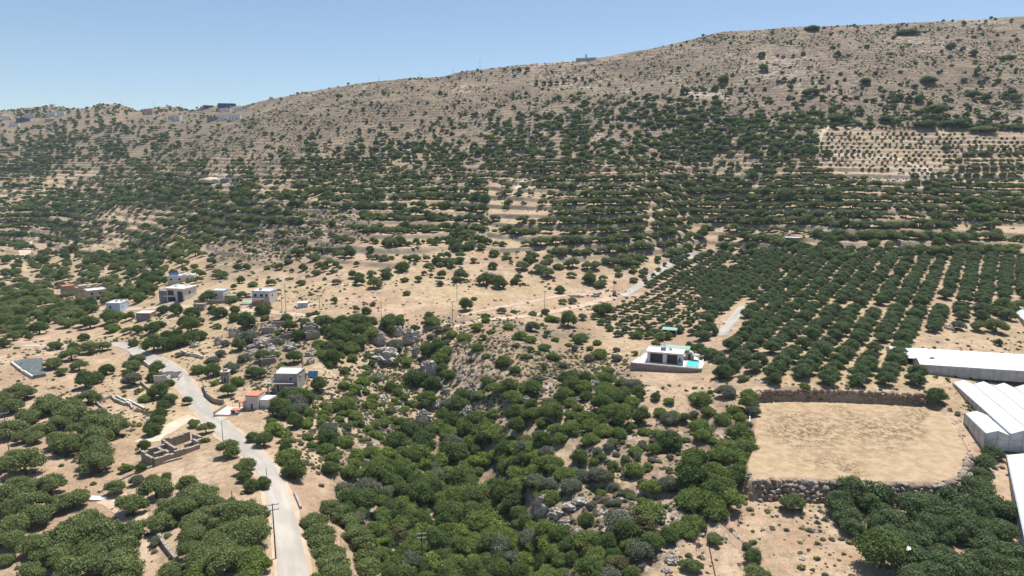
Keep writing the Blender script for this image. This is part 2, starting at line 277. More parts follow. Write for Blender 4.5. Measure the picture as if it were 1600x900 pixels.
# wide ground sheet: masks R scrub, G tilled field, B pale broken rock, A riser
def ground_mat():
    t = NT('dry_ground'); at = t.n('ShaderNodeAttribute'); at.attribute_name = 'cover'; sp = t.n('ShaderNodeSeparateColor'); t.l(at.outputs['Color'], sp.inputs[0])
    SCR, FLD, PAL = sp.outputs[0], sp.outputs[1], sp.outputs[2]; RIS = at.outputs['Alpha']
    n1 = t.noise(0.012, 6, 0.6); n2 = t.noise(0.06, 7, 0.65); n3 = t.noise(0.42, 8, 0.7); n4 = t.noise(1.5, 6, 0.7); n5 = t.noise(0.20, 7, 0.72); n6 = t.noise(3.0, 4, 0.7)
    n7 = t.noise(0.10, 6, 0.68, dist=.6); n8 = t.noise(0.9, 7, 0.75)
    soil = t.mix(t.ramp(n2, 0.40, 0.60), (0.370, 0.238, 0.150), (0.500, 0.365, 0.250))
    soil = t.mix(t.ramp(n1, 0.44, 0.56), soil, t.mix(0.5, soil, (0.47, 0.365, 0.195)))
    soil = t.mix(t.ramp(n7, 0.52, 0.64, 0, 0.65), soil, (0.335, 0.250, 0.135))
    soil = t.mix(t.ramp(n5, 0.48, 0.60, 0, 0.6), soil, (0.300, 0.205, 0.130)); soil = t.mix(t.ramp(n3, 0.50, 0.62, 0, 0.6), soil, (0.22, 0.165, 0.105))
    soil = t.mix(t.ramp(n8, 0.54, 0.62, 0, 0.55), soil, (0.17, 0.145, 0.085)); soil = t.mix(t.ramp(n6, 0.52, 0.68, 0, 0.5), soil, (0.62, 0.53, 0.42))
    # hill scrub: grey brown cushions over stony soil
    mpb = t.n('ShaderNodeMapping'); mpb.inputs['Scale'].default_value = (0.035, 0.035, 0.85); t.l(t.pos(), mpb.inputs[0]); band = t.noise(1.0, 5, 0.65, vec=mpb.outputs[0])
    hs = t.mix(t.ramp(n5, 0.45, 0.56), (0.115, 0.076, 0.048), (0.230, 0.155, 0.098))
    hs = t.mix(t.ramp(n2, 0.50, 0.60, 0, 0.75), hs, (0.290, 0.215, 0.108))
    hs = t.mix(t.ramp(band, 0.53, 0.60, 0, 0.75), hs, (0.345, 0.255, 0.180)); hs = t.mix(t.ramp(band, 0.46, 0.40, 0, 0.6), hs, (0.135, 0.110, 0.080))
    hs = t.mix(t.ramp(n3, 0.50, 0.56, 0, 0.85), hs, (0.120, 0.098, 0.080))
    hs = t.mix(t.ramp(n4, 0.55, 0.60, 0, 0.8), hs, (0.075, 0.080, 0.048)); hs = t.mix(t.ramp(n8, 0.54, 0.60, 0, 0.7), hs, (0.44, 0.365, 0.29))
    g = t.mix(SCR, soil, hs)
    rockc = t.mix(t.ramp(n4, 0.35, 0.65), (0.27, 0.205, 0.155), (0.54, 0.45, 0.36))
    g = t.mix(t.math('MULTIPLY', t.ramp(t.math('ADD', n5, t.math('MULTIPLY', PAL, 0.22)), 0.60, 0.68), t.math('ADD', t.math('MULTIPLY', SCR, 0.6), PAL)), g, rockc)
    g = t.mix(t.math('MULTIPLY', RIS, t.ramp(n3, 0.30, 0.60, 0.6, 1.0)), g, t.mix(t.ramp(n4, 0.4, 0.6), (0.115, 0.10, 0.075), (0.27, 0.225, 0.175)))
    fn = t.noise(0.11, 5, 0.6); fld = t.mix(t.ramp(n3, 0.40, 0.62), (0.465, 0.345, 0.220), (0.36, 0.255, 0.150))
    weeds = t.mix(t.ramp(n4, 0.49, 0.57), (0.150, 0.105, 0.052), (0.44, 0.33, 0.20)); fld = t.mix(t.math('MULTIPLY', RIS, t.ramp(n3, 0.40, 0.54, .15, 1)), fld, weeds)
    g = t.mix(FLD, g, fld)
    t.bump(t.math('ADD', n3, t.math('MULTIPLY', n4, 0.6)), 0.75, 0.45)
    return t.col(g, 0.95)
M['ground'] = ground_mat()
t = NT('dirt_track'); a = t.noise(0.25, 7, 0.6); b = t.noise(1.6, 6, 0.7); col = t.mix(t.ramp(a, 0.35, 0.65), (0.45, 0.335, 0.235), (0.54, 0.42, 0.31)); col = t.mix(t.ramp(b, 0.5, 0.75, 0, 0.5), col, (0.33, 0.235, 0.155)); M['track'] = t.col(col, 0.95)
t = NT('pale_earth'); a = t.noise(0.25, 7, 0.6); b = t.noise(1.6, 6, 0.7); col = t.mix(t.ramp(a, 0.35, 0.65), (0.52, 0.41, 0.295), (0.62, 0.52, 0.40)); col = t.mix(t.ramp(b, 0.5, 0.75, 0, 0.5), col, (0.40, 0.29, 0.20)); M['pale'] = t.col(col, 0.95)

# ---------------------------------------------------------------- mesh helpers
def mesh_np(name, V, Fq, mat, smooth=False):
    V = np.asarray(V, np.float32); Fq = np.asarray(Fq, np.int32); me = bpy.data.meshes.new(name); k_ = Fq.shape[1]
    me.vertices.add(len(V)); me.vertices.foreach_set('co', V.ravel()); me.loops.add(Fq.size); me.loops.foreach_set('vertex_index', Fq.ravel())
    me.polygons.add(len(Fq)); me.polygons.foreach_set('loop_start', np.arange(0, Fq.size, k_, dtype=np.int32)); me.polygons.foreach_set('loop_total', np.full(len(Fq), k_, np.int32))
    me.polygons.foreach_set('use_smooth', np.full(len(Fq), smooth)); me.update(calc_edges=True)
    if mat: me.materials.append(mat)
    return me
def link(name, me, parent=None, loc=None):
    o = bpy.data.objects.new(name, me); COL.objects.link(o)
    if parent: o.parent = parent
    if loc is not None: o.location = loc
    return o
def tag(o, label=None, cat=None, group=None, kind=None):
    if label: o['label'] = label
    if cat: o['category'] = cat
    if group: o['group'] = group
    if kind: o['kind'] = kind
    return o
def empty(name, loc, rz=0, label=None, cat=None, group=None):
    o = bpy.data.objects.new(name, None); COL.objects.link(o); o.location = loc; o.rotation_euler = (0, 0, rz); o.empty_display_size = 0.5
    return tag(o, label, cat, group)
class MB:
    def __init__(s): s.v = []; s.f = []
    def add(s, vs, fs):
        b = len(s.v); s.v += [tuple(p) for p in vs]; s.f += [tuple(i + b for i in f) for f in fs]; return s
    def box(s, x0, x1, y0, y1, z0, z1):
        return s.add([(x0,y0,z0),(x1,y0,z0),(x1,y1,z0),(x0,y1,z0),(x0,y0,z1),(x1,y0,z1),(x1,y1,z1),(x0,y1,z1)], [(3,2,1,0),(4,5,6,7),(0,1,5,4),(1,2,6,5),(2,3,7,6),(3,0,4,7)])
    def bar(s, a, b, w_, h_=None, n_=4):
        a = Vector(a); b = Vector(b); d_ = (b - a).normalized(); u = d_.orthogonal().normalized(); v_ = d_.cross(u); h_ = w_ if h_ is None else h_
        vs = []
        for p, rr in ((a, w_), (b, h_)):
            for i in range(n_): an = 2 * math.pi * (i + .5) / n_; vs.append(p + (u * math.cos(an) + v_ * math.sin(an)) * rr)
        fs = [(i, (i + 1) % n_, n_ + (i + 1) % n_, n_ + i) for i in range(n_)] + [tuple(range(n_ - 1, -1, -1)), tuple(range(n_, 2 * n_))]
        return s.add(vs, fs)
    def prism(s, poly, z0, z1):
        n_ = len(poly); vs = [(x, y, z0) for x, y in poly] + [(x, y, z1) for x, y in poly]
        return s.add(vs, [tuple(range(n_ - 1, -1, -1)), tuple(range(n_, 2 * n_))] + [(i, (i + 1) % n_, n_ + (i + 1) % n_, n_ + i) for i in range(n_)])
    def build(s, name, mat, parent=None, loc=None, smooth=False):
        me = bpy.data.meshes.new(name); me.from_pydata(s.v, [], s.f); me.materials.append(mat); me.update()
        import bmesh
        bm = bmesh.new(); bm.from_mesh(me); bmesh.ops.recalc_face_normals(bm, faces=bm.faces); bm.to_mesh(me); bm.free()
        if smooth: me.polygons.foreach_set('use_smooth', [True] * len(me.polygons))
        return link(name, me, parent, loc)

# ---------------------------------------------------------------- the ground
NA, NR = GX.shape
V = np.stack([GX, GY, ZG], -1).reshape(-1, 3); idx = np.arange(NA * NR).reshape(NA, NR)
Fq = np.stack([idx[:-1, :-1], idx[1:, :-1], idx[1:, 1:], idx[:-1, 1:]], -1).reshape(-1, 4)[:, ::-1]
me = mesh_np('ground', V, Fq, M['ground'], True)
PXv, PYv, PD = project(GX, GY, ZG); infront = PD > 5
cover = np.zeros((NA, NR, 4), np.float32)
nn = fbm(GX, GY, 45, 4, 61); n9 = fbm(GX, GY, 12, 4, 71)
hill = 1 - sstep(205, 300, PYv + 60 * nn + np.where(PXv < 500, -20, 0)); hill = np.where(infront, hill, 1)
cover[..., 0] = np.clip(hill * (0.95 + .3 * n9), 0, 1)
def soft(poly, wid=14):
    x0 = min(p[0] for p in poly) - 60; x1 = max(p[0] for p in poly) + 60; y0 = min(p[1] for p in poly) - 50; y1 = max(p[1] for p in poly) + 50
    mk = infront & (PXv > x0) & (PXv < x1) & (PYv > y0) & (PYv < y1); out = np.zeros_like(PXv); X_ = PXv[mk]; Y_ = PYv[mk]
    dd_ = polydist(X_, Y_, list(poly) + [poly[0]]); sd = np.where(inpoly(X_, Y_, poly), dd_, -dd_) + (n9[mk] * 1.3 + nn[mk]) * wid
    out[mk] = sstep(-wid, wid, sd); return out
SCRUB = [([(400,330),(560,300),(620,330),(560,380),(430,420),(330,430),(330,370)], 0.75), ([(690,500),(800,500),(920,520),(990,570),(960,600),(900,640),(700,600)], 0.5),
         ([(860,660),(1160,640),(1150,700),(1050,760),(900,740)], 0.6), ([(380,500),(500,500),(480,580),(380,590)], 0.6), ([(600,650),(1100,800),(1000,905),(560,905),(520,740)], 0.75)]
for pl, v_ in SCRUB: cover[..., 0] = np.maximum(cover[..., 0], soft(pl, 22) * (v_ + 0.5 * n9))
cover[..., 1] = np.where(sdf < 0, 1, 0)
pale = np.zeros_like(nn)
PALE = [([(480,580),(700,560),(700,640),(560,740),(420,690)], 0.5), ([(1280,195),(1600,205),(1600,270),(1470,292),(1290,270),(1275,230)], 0.5), ([(1380,255),(1470,262),(1480,290),(1400,285)], 1.0), ([(1060,135),(1120,140),(1150,155),(1080,155)], 1.0), ([(310,276),(375,276),(372,298),(325,296)], 1.2), ([(700,310),(860,300),(850,345),(720,345)], 0.35), ([(830,90),(940,85),(920,100),(850,105)], 0.9)]
for pl, v_ in PALE: pale = np.maximum(pale, v_ * soft(pl, 5))
pale = np.maximum(pale, 0.45 * TREAD * (0.6 + n9)); pale = np.maximum(pale, np.where(rav, .35 + .6 * n9, 0)); pale = np.maximum(pale, hill * np.clip(0.12 + 1.0 * fbm(GX, GY, 90, 3, 81), 0, 0.6) * np.where(PXv < 400, 0.3, 1))
cover[..., 2] = np.clip(pale, 0, 1)
m2 = np.maximum(np.maximum(soft([(1280,195),(1600,205),(1600,270),(1470,292),(1290,270),(1275,230)], 4), soft([(310,270),(385,270),(372,300),(325,300)], 4)), soft([(700,310),(860,300),(850,345),(720,345)], 6))
cover[..., 0] = cover[..., 0] * (1 - 0.75 * m2)
wd = soft([(1195,640),(1435,640),(1440,690),(1340,735),(1250,715),(1195,680)], 14); cover[..., 3] = np.where(sdf < 0, np.clip(wd * (.75 + .8 * n9), 0, 1), RISER)
cover = np.clip(cover, 0, 1)
att = me.color_attributes.new('cover', 'FLOAT_COLOR', 'POINT'); att.data.foreach_set('color', cover.reshape(-1))
g = link('ground', me); tag(g, 'dry beige hillside and valley ground', None, None, 'structure'); 

def ribbon(name, pxs, width, mat, label, lift=0.07, z=None, edge=0.0, seg=2.0):
    P = [hit(x, y) for x, y in pxs]; P = np.array([p[:2] for p in P if p]); d_ = np.r_[0, np.cumsum(np.hypot(*np.diff(P, axis=0).T))]
    ts = np.arange(0, d_[-1], seg); 
    # Catmull-like smoothing: interpolate then box filter
    X = np.interp(ts, d_, P[:, 0]); Y = np.interp(ts, d_, P[:, 1]); kk = max(3, int(8 / seg)); 
    for _ in range(2):
        Xp = np.r_[np.full(kk, X[0]), X, np.full(kk, X[-1])]; Yp = np.r_[np.full(kk, Y[0]), Y, np.full(kk, Y[-1])]; ker = np.ones(2 * kk + 1) / (2 * kk + 1); X = np.convolve(Xp, ker, 'valid'); Y = np.convolve(Yp, ker, 'valid')
    tx = np.gradient(X); ty = np.gradient(Y); L = np.hypot(tx, ty) + 1e-9; nx, ny = -ty / L, tx / L; nc = 7
    wv = width * (1 + edge * fbm(ts, ts * 0, 6, 3, 3)); offs = np.linspace(-0.5, 0.5, nc)
    VX = X[:, None] + nx[:, None] * offs * wv[:, None]; VY = Y[:, None] + ny[:, None] * offs * wv[:, None]; VZ = gz(VX, VY)
    VZ = np.maximum(VZ, VZ.mean(1, keepdims=True) * 0.0 + VZ) + lift
    ii = np.arange(VX.size).reshape(VX.shape); fq = np.stack([ii[:-1, :-1], ii[:-1, 1:], ii[1:, 1:], ii[1:, :-1]], -1).reshape(-1, 4)
    me = mesh_np(name, np.stack([VX, VY, VZ], -1).reshape(-1, 3), fq, mat, True)
    uv = me.uv_layers.new(name='UVMap'); U = np.broadcast_to(offs, VX.shape).ravel(); W_ = np.broadcast_to(ts[:, None], VX.shape).ravel(); li = fq.ravel()
    uv.data.foreach_set('uv', np.stack([U[li], W_[li]], -1).ravel().astype(np.float32))
    o = link(name, me); tag(o, label, None, None, 'structure'); return np.stack([X, Y], 1)
ROADPX = [(20,541),(60,541),(110,541),(150,538),(185,535),(207,545),(235,560),(262,570),(285,592),(303,622),(325,648),(352,675),(385,700),(415,727),(432,765),(445,810),(455,855),(460,898),(463,960)]
ROAD = ribbon('road', ROADPX, 4.5, M['road'], 'pale concrete road winding down to the bottom of the picture', 0.10, edge=0.06)
ribbon('road_verge', ROADPX[6:], 6.0, M['track'], 'dusty verge beside the pale road', 0.05, edge=0.15)
ribbon('access_road', [(970,466),(985,456),(1005,442),(1030,424),(1060,403),(1098,395)], 4.2, M['road'], 'straight pale lane along the edge of the orchard', 0.12)
ribbon('dirt_track', [(640,512),(700,508),(740,503),(800,497),(850,490),(910,478),(950,466),(975,462)], 4.0, M['track'], 'dirt track crossing the bare ground below the fields', 0.08, edge=0.4)
ribbon('dirt_track', [(700,500),(745,488),(800,476),(850,467),(905,458),(935,462)], 3.0, M['track'], 'narrow dirt track through the dry field', 0.08, edge=0.4)
ribbon('orchard_lane', [(1122,530),(1130,518),(1145,500),(1160,482),(1163,474)], 4.0, M['road'], 'short grey lane inside the orchard', 0.12)
ribbon('hill_road', [(1248,365),(1290,361),(1340,357),(1380,354)], 3.6, M['road'], 'pale lane across the terraces', 0.15)
ribbon('hill_road', [(1460,410),(1500,416),(1540,426),(1600,440),(1640,448)], 3.8, M['road'], 'grey lane near the right edge', 0.15)
ribbon('hill_track', [(1290,243),(1330,243),(1380,246),(1410,250),(1435,260),(1460,272),(1480,283)], 5.0, M['pale'], 'pale track curving round the newly planted slope', 0.2, edge=.4)
ribbon('hill_track', [(1275,228),(1282,212),(1290,200),(1310,196)], 4.0, M['pale'], 'pale track up beside the newly planted slope', 0.2, edge=.4)
ribbon('hill_track', [(800,305),(812,290),(822,278)], 5.0, M['pale'], 'pale path rising between terraces', 0.2, edge=.4)
ribbon('hill_track', [(608,294),(640,299),(680,305),(700,308)], 4.0, M['pale'], 'pale track between dark groves', 0.2, edge=.4)
ribbon('village_lane', [(150,482),(200,483),(240,482),(300,480),(360,482),(420,488),(470,492),(520,497)], 3.5, M['track'], 'dusty lane past the white houses', 0.1, edge=.3)
ribbon('dirt_track', [(195,905),(215,880),(225,850),(212,800),(180,775),(150,770)], 4.5, M['track'], 'sandy track between the olive groves', 0.05, edge=.5)
ribbon('bare_patch', [(215,700),(245,680),(270,662),(300,648),(325,650)], 7.0, M['pale'], 'pale bare earth above the ruin', 0.045, edge=.5)
ribbon('hill_track', [(36,405),(40,390),(42,375)], 8.0, M['pale'], 'pale clearing on the left valley side', 0.2, edge=.5)

hz_ = MB().box(-1750, 1750, -300, 2300, -75, 420).build('haze', None or M['white']); tag(hz_, 'thin pale summer haze over the whole valley', 'haze', None, 'stuff')
hm = bpy.data.materials.new('haze_air'); hm.use_nodes = True; hn = hm.node_tree; hn.nodes.clear(); ho = hn.nodes.new('ShaderNodeOutputMaterial'); hp = hn.nodes.new('ShaderNodeVolumePrincipled'); hp.inputs['Density'].default_value = 0.00009; hp.inputs['Color'].default_value = (0.70, 0.90, 1.0, 1); hn.links.new(hp.outputs[0], ho.inputs[1]); hz_.data.materials.clear(); hz_.data.materials.append(hm)
# ---------------------------------------------------------------- trees and bushes
def unit(v): return v / (np.linalg.norm(v, axis=-1, keepdims=True) + 1e-9)
def ico(sub=1):
    import bmesh
    bm = bmesh.new(); bmesh.ops.create_icosphere(bm, subdivisions=sub, radius=1); bm.verts.ensure_lookup_table()
    V_ = np.array([v.co[:] for v in bm.verts]); F_ = np.array([[v.index for v in f.verts] for f in bm.faces]); bm.free(); return V_, F_
ICO = {i: ico(i) for i in (1, 2, 3, 4)}
def crown_mesh(name, seed, mat, nl, leaf, leaves, zlo, zhi, spread=0.58, lr=(0.32, 0.5), flat=0.85, core=0.80, droop=0.0, gap=0.0):
    """crown of unit radius: lobes of leaf sprays round solid cores added to block light"""
    g_ = np.random.default_rng(seed); C = []; 
    for i in range(nl):
        a_ = i * 2.4 + g_.uniform(-.5, .5); rr = spread * math.sqrt((i + .4) / nl) * g_.uniform(.85, 1.15); h_ = zlo + (zhi - zlo) * (0.34 + 0.36 * (1 - (rr / spread) ** 1.6) + g_.uniform(-.09, .12))
        C.append((rr * math.cos(a_), rr * math.sin(a_), h_, g_.uniform(*lr)))
    C = np.array(C); Vs = []; Fs = []; b = 0
    iv, jf = ICO[1]
    for c in C:                                                    # solid lump in each lobe, same leaf material, added to block light
        dv = iv * (1 + 0.18 * g_.standard_normal((len(iv), 1))) * c[3] * core; dv[:, 2] *= flat; v_ = dv + c[:3]; v_[:, 2] = np.maximum(v_[:, 2], zlo * .9)
        Vs.append(v_); Fs.append(np.hstack([jf, jf[:, 2:3]]) + b); b += len(v_)
    per = leaves // nl
    for c in C:
        d_ = unit(g_.standard_normal((per, 3))); d_[:, 2] = np.where(d_[:, 2] < -0.35, -d_[:, 2], d_[:, 2])
        bumpy = 1 + 0.22 * np.sin(d_[:, 0] * 7 + c[0] * 9) * np.sin(d_[:, 1] * 7 + c[1] * 5) * np.sin(d_[:, 2] * 6 + 1)
        rad = c[3] * bumpy * (0.78 + 0.5 * g_.uniform(0, 1, per) ** 2.2); p = d_ * rad[:, None]; p[:, 2] *= flat; p += c[:3]
        ok = np.ones(per, bool)
        for e in C:
            if e is not c and not np.array_equal(e, c):
                q_ = (p - e[:3]) / np.array([1, 1, flat]); ok &= np.linalg.norm(q_, axis=1) > e[3] * 0.82
        ok &= p[:, 2] > zlo * .6
        if gap: ok &= g_.uniform(size=per) > gap * (0.5 + 0.5 * np.sin(p[:, 0] * 6 + seed) * np.sin(p[:, 1] * 6))
        p = p[ok]; dn = d_[ok]; m_ = len(p); nrm = unit(dn * 0.75 + g_.standard_normal((m_, 3)) * 0.55 + np.array([0, 0, .25]))
        t1 = unit(np.cross(nrm, g_.standard_normal((m_, 3)))); t2 = np.cross(nrm, t1); s_ = leaf * g_.uniform(.6, 1.35, (m_, 1)); s2 = s_ * g_.uniform(.45, .8, (m_, 1))
        q4 = np.stack([p - t1 * s_, p - t2 * s2 + nrm * s_ * .2, p + t1 * s_, p + t2 * s2], 1).reshape(-1, 3); q4[:, 2] = np.maximum(q4[:, 2], 0.02)
        Vs.append(q4); Fs.append(np.arange(m_ * 4).reshape(-1, 4) + b); b += m_ * 4
    Vv = np.vstack(Vs); me_ = mesh_np(name, Vv, np.vstack(Fs), mat); return me_
def crown_tri_fix(me_): return me_
def trunk_mesh(name, seed, top, mat, thick=0.085, limbs=4, fork=0.35):
    g_ = random.Random(seed); mb = MB(); lean = (g_.uniform(-.08, .08), g_.uniform(-.08, .08)); p0 = (0, 0, -0.12); p1 = (lean[0] * .5, lean[1] * .5, fork * top * .55); p2 = (lean[0], lean[1], fork * top)
    mb.bar(p0, p1, thick * 1.25, thick * .95, 7); mb.bar(p1, p2, thick * .97, thick * .8, 7)
    for i in range(limbs):
        a_ = i * 6.28 / limbs + g_.uniform(-.4, .4); r1 = g_.uniform(.18, .26); r2 = g_.uniform(.38, .55)
        m1 = (p2[0] + r1 * math.cos(a_), p2[1] + r1 * math.sin(a_), top * .55); m2_ = (p2[0] + r2 * math.cos(a_ + .3), p2[1] + r2 * math.sin(a_ + .3), top * .85)
        mb.bar(p2, m1, thick * .62, thick * .42, 5); mb.bar(m1, m2_, thick * .42, thick * .18, 5)
        mb.bar(m1, (m1[0] * 1.3, m1[1] * 1.3 + .1, top * .9), thick * .3, thick * .12, 4)
    import bmesh
    me_ = bpy.data.meshes.new(name); me_.from_pydata(mb.v, [], mb.f); me_.materials.append(mat); me_.update(); return me_
KIND = {  # kind: (object name, category, material, near/far crown args)
 'o': dict(nm='olive_tree', cat='olive tree', mat='olive', nl=13, leaf=.050, lv=8400, zlo=.16, zhi=1.15, lr=(.27, .42), sp=.70, flat=.8, gap=.25, tr=True),
 'r': dict(nm='orchard_tree', cat='orchard tree', mat='orchard', nl=11, leaf=.055, lv=6600, zlo=.14, zhi=1.2, lr=(.30, .44), sp=.66, flat=.85, gap=.15, tr=True),
 'c': dict(nm='evergreen_tree', cat='tree', mat='evergreen', nl=12, leaf=.050, lv=8400, zlo=.0, zhi=1.45, lr=(.32, .48), sp=.60, flat=.95, gap=.1, tr=True),
 'g': dict(nm='green_bush', cat='bush', mat='bush', nl=13, leaf=.050, lv=7200, zlo=.0, zhi=.85, lr=(.24, .42), sp=.70, flat=.8, gap=.15, tr=False),
 'y': dict(nm='yellow_green_bush', cat='bush', mat='bright', nl=8, leaf=.07, lv=2600, zlo=.02, zhi=1.0, lr=(.3, .46), sp=.56, flat=.8, gap=.15, tr=False),
 's': dict(nm='grey_bush', cat='bush', mat='grey', nl=12, leaf=.048, lv=7200, zlo=.0, zhi=1.05, lr=(.28, .44), sp=.6, flat=.8, gap=.15, tr=False),
 'u': dict(nm='rusty_bush', cat='bush', mat='rust', nl=9, leaf=.062, lv=2800, zlo=.05, zhi=1.2, lr=(.3, .46), sp=.56, flat=.85, gap=.15, tr=False),
 'd': dict(nm='dry_shrub', cat='shrub', mat='dry', nl=6, leaf=.10, lv=900, zlo=.0, zhi=.8, lr=(.34, .5), sp=.45, flat=.8, gap=.3, tr=False),
}
CR = {}; TRK = {}
for k_, q_ in KIND.items():
    nv = 5 if k_ in 'orcg' else 3
    CR[k_] = [crown_mesh(q_['nm'] + '_crown', 100 * ord(k_) + i, M[q_['mat']], q_['nl'] + (i % 3) - 1, q_['leaf'], q_['lv'], q_['zlo'], q_['zhi'] * (1 + .08 * ((i % 3) - 1)), q_['sp'], q_['lr'], q_['flat'], gap=q_['gap']) for i in range(nv)]
    CR[k_ + 'f'] = [crown_mesh(q_['nm'] + '_crown_small', 100 * ord(k_) + 50 + i, M[q_['mat']], 8, .12, 1100, q_['zlo'], q_['zhi'], q_['sp'], q_['lr'], q_['flat'], gap=0) for i in range(4)]
    if q_['tr']: TRK[k_] = [trunk_mesh(q_['nm'] + '_trunk', 7 * i + ord(k_), q_['zhi'], M['bark'], .075, 4 + i % 2, .35 if k_ != 'c' else .25) for i in range(4)]
# every plant: photo pixel of its foot, crown width in metres or photo pixels, kind, region
PL = []; occ = {}
def free(X, Y, r_, f=0.62):
    cx, cy = int(X // 8), int(Y // 8)
    for i in (-1, 0, 1):
        for j in (-1, 0, 1):
            for (a_, b_, c_) in occ.get((cx + i, cy + j), ()):
                if (a_ - X) ** 2 + (b_ - Y) ** 2 < (f * (r_ + c_)) ** 2: return False
    return True
CLEAR = [[(560,462),(640,447),(780,452),(905,440),(945,456),(850,482),(700,495),(600,488)], [(1405,540),(1650,540),(1650,592),(1440,590)], [(1452,588),(1650,585),(1650,698),(1532,698),(1495,675),(1470,640)], [(1568,470),(1650,470),(1650,520),(1600,520)], [(1562,712),(1650,708),(1650,890),(1590,890)]]
BLOCK = []   # world discs kept clear (buildings)
def plant(x, y, wpx=None, kind='o', wm=None, own=None, force=False, f=0.62):
    if not force and any(inpoly(np.array([float(x)]), np.array([float(y)]), pl_)[0] for pl_ in CLEAR): return False
    h_ = hit(x, y)
    if not h_: return False
    X, Y, Zz, D = h_; w_ = wm if wm else wpx * D / F
    if not force:
        if not free(X, Y, w_ / 2, f): return False
        for bx, by, br in BLOCK:
            if (bx - X) ** 2 + (by - Y) ** 2 < (br + w_ * .45) ** 2: return False
    occ.setdefault((int(X // 8), int(Y // 8)), []).append((X, Y, w_ / 2))
    PL.append(dict(x=x, y=y, X=X, Y=Y, Z=Zz, D=D, w=w_, px=w_ * F / D, k=kind, own=own)); return True
def block(x, y, r_):
    h_ = hit(x, y)
    if h_: BLOCK.append((h_[0], h_[1], r_))
for x, y, r_ in [(111,462,5),(133,463,5),(153,467,6),(177,491,5),(224,499,5),(285,469,9),(282,440,7),(345,472,5),(410,473,8),(473,480,3),(440,603,6),(398,640,6),(370,650,6),(262,705,5),(300,700,5),(185,640,6),(165,635,5),(205,635,4),(50,580,7),(258,596,4),
                 (345,284,10),(370,288,6),(1243,377,6),(272,191,13),(233,182,11),(330,191,13),(345,191,15),(365,191,15),(360,176,15),(345,176,13),(330,171,13),(375,176,12),(15,191,13),(37,194,14),(48,188,14),(22,200,12),(80,186,13),(95,184,13),(75,193,13),(81,168,8),(915,99,14),(424,158,6),(1000,575,7),(1025,572,9),(1050,572,9),(1080,570,10),(1100,570,7),(1045,545,6),(1070,550,6),(930,463,3),(958,462,3),(489,588,2)]: block(x, y, r_)
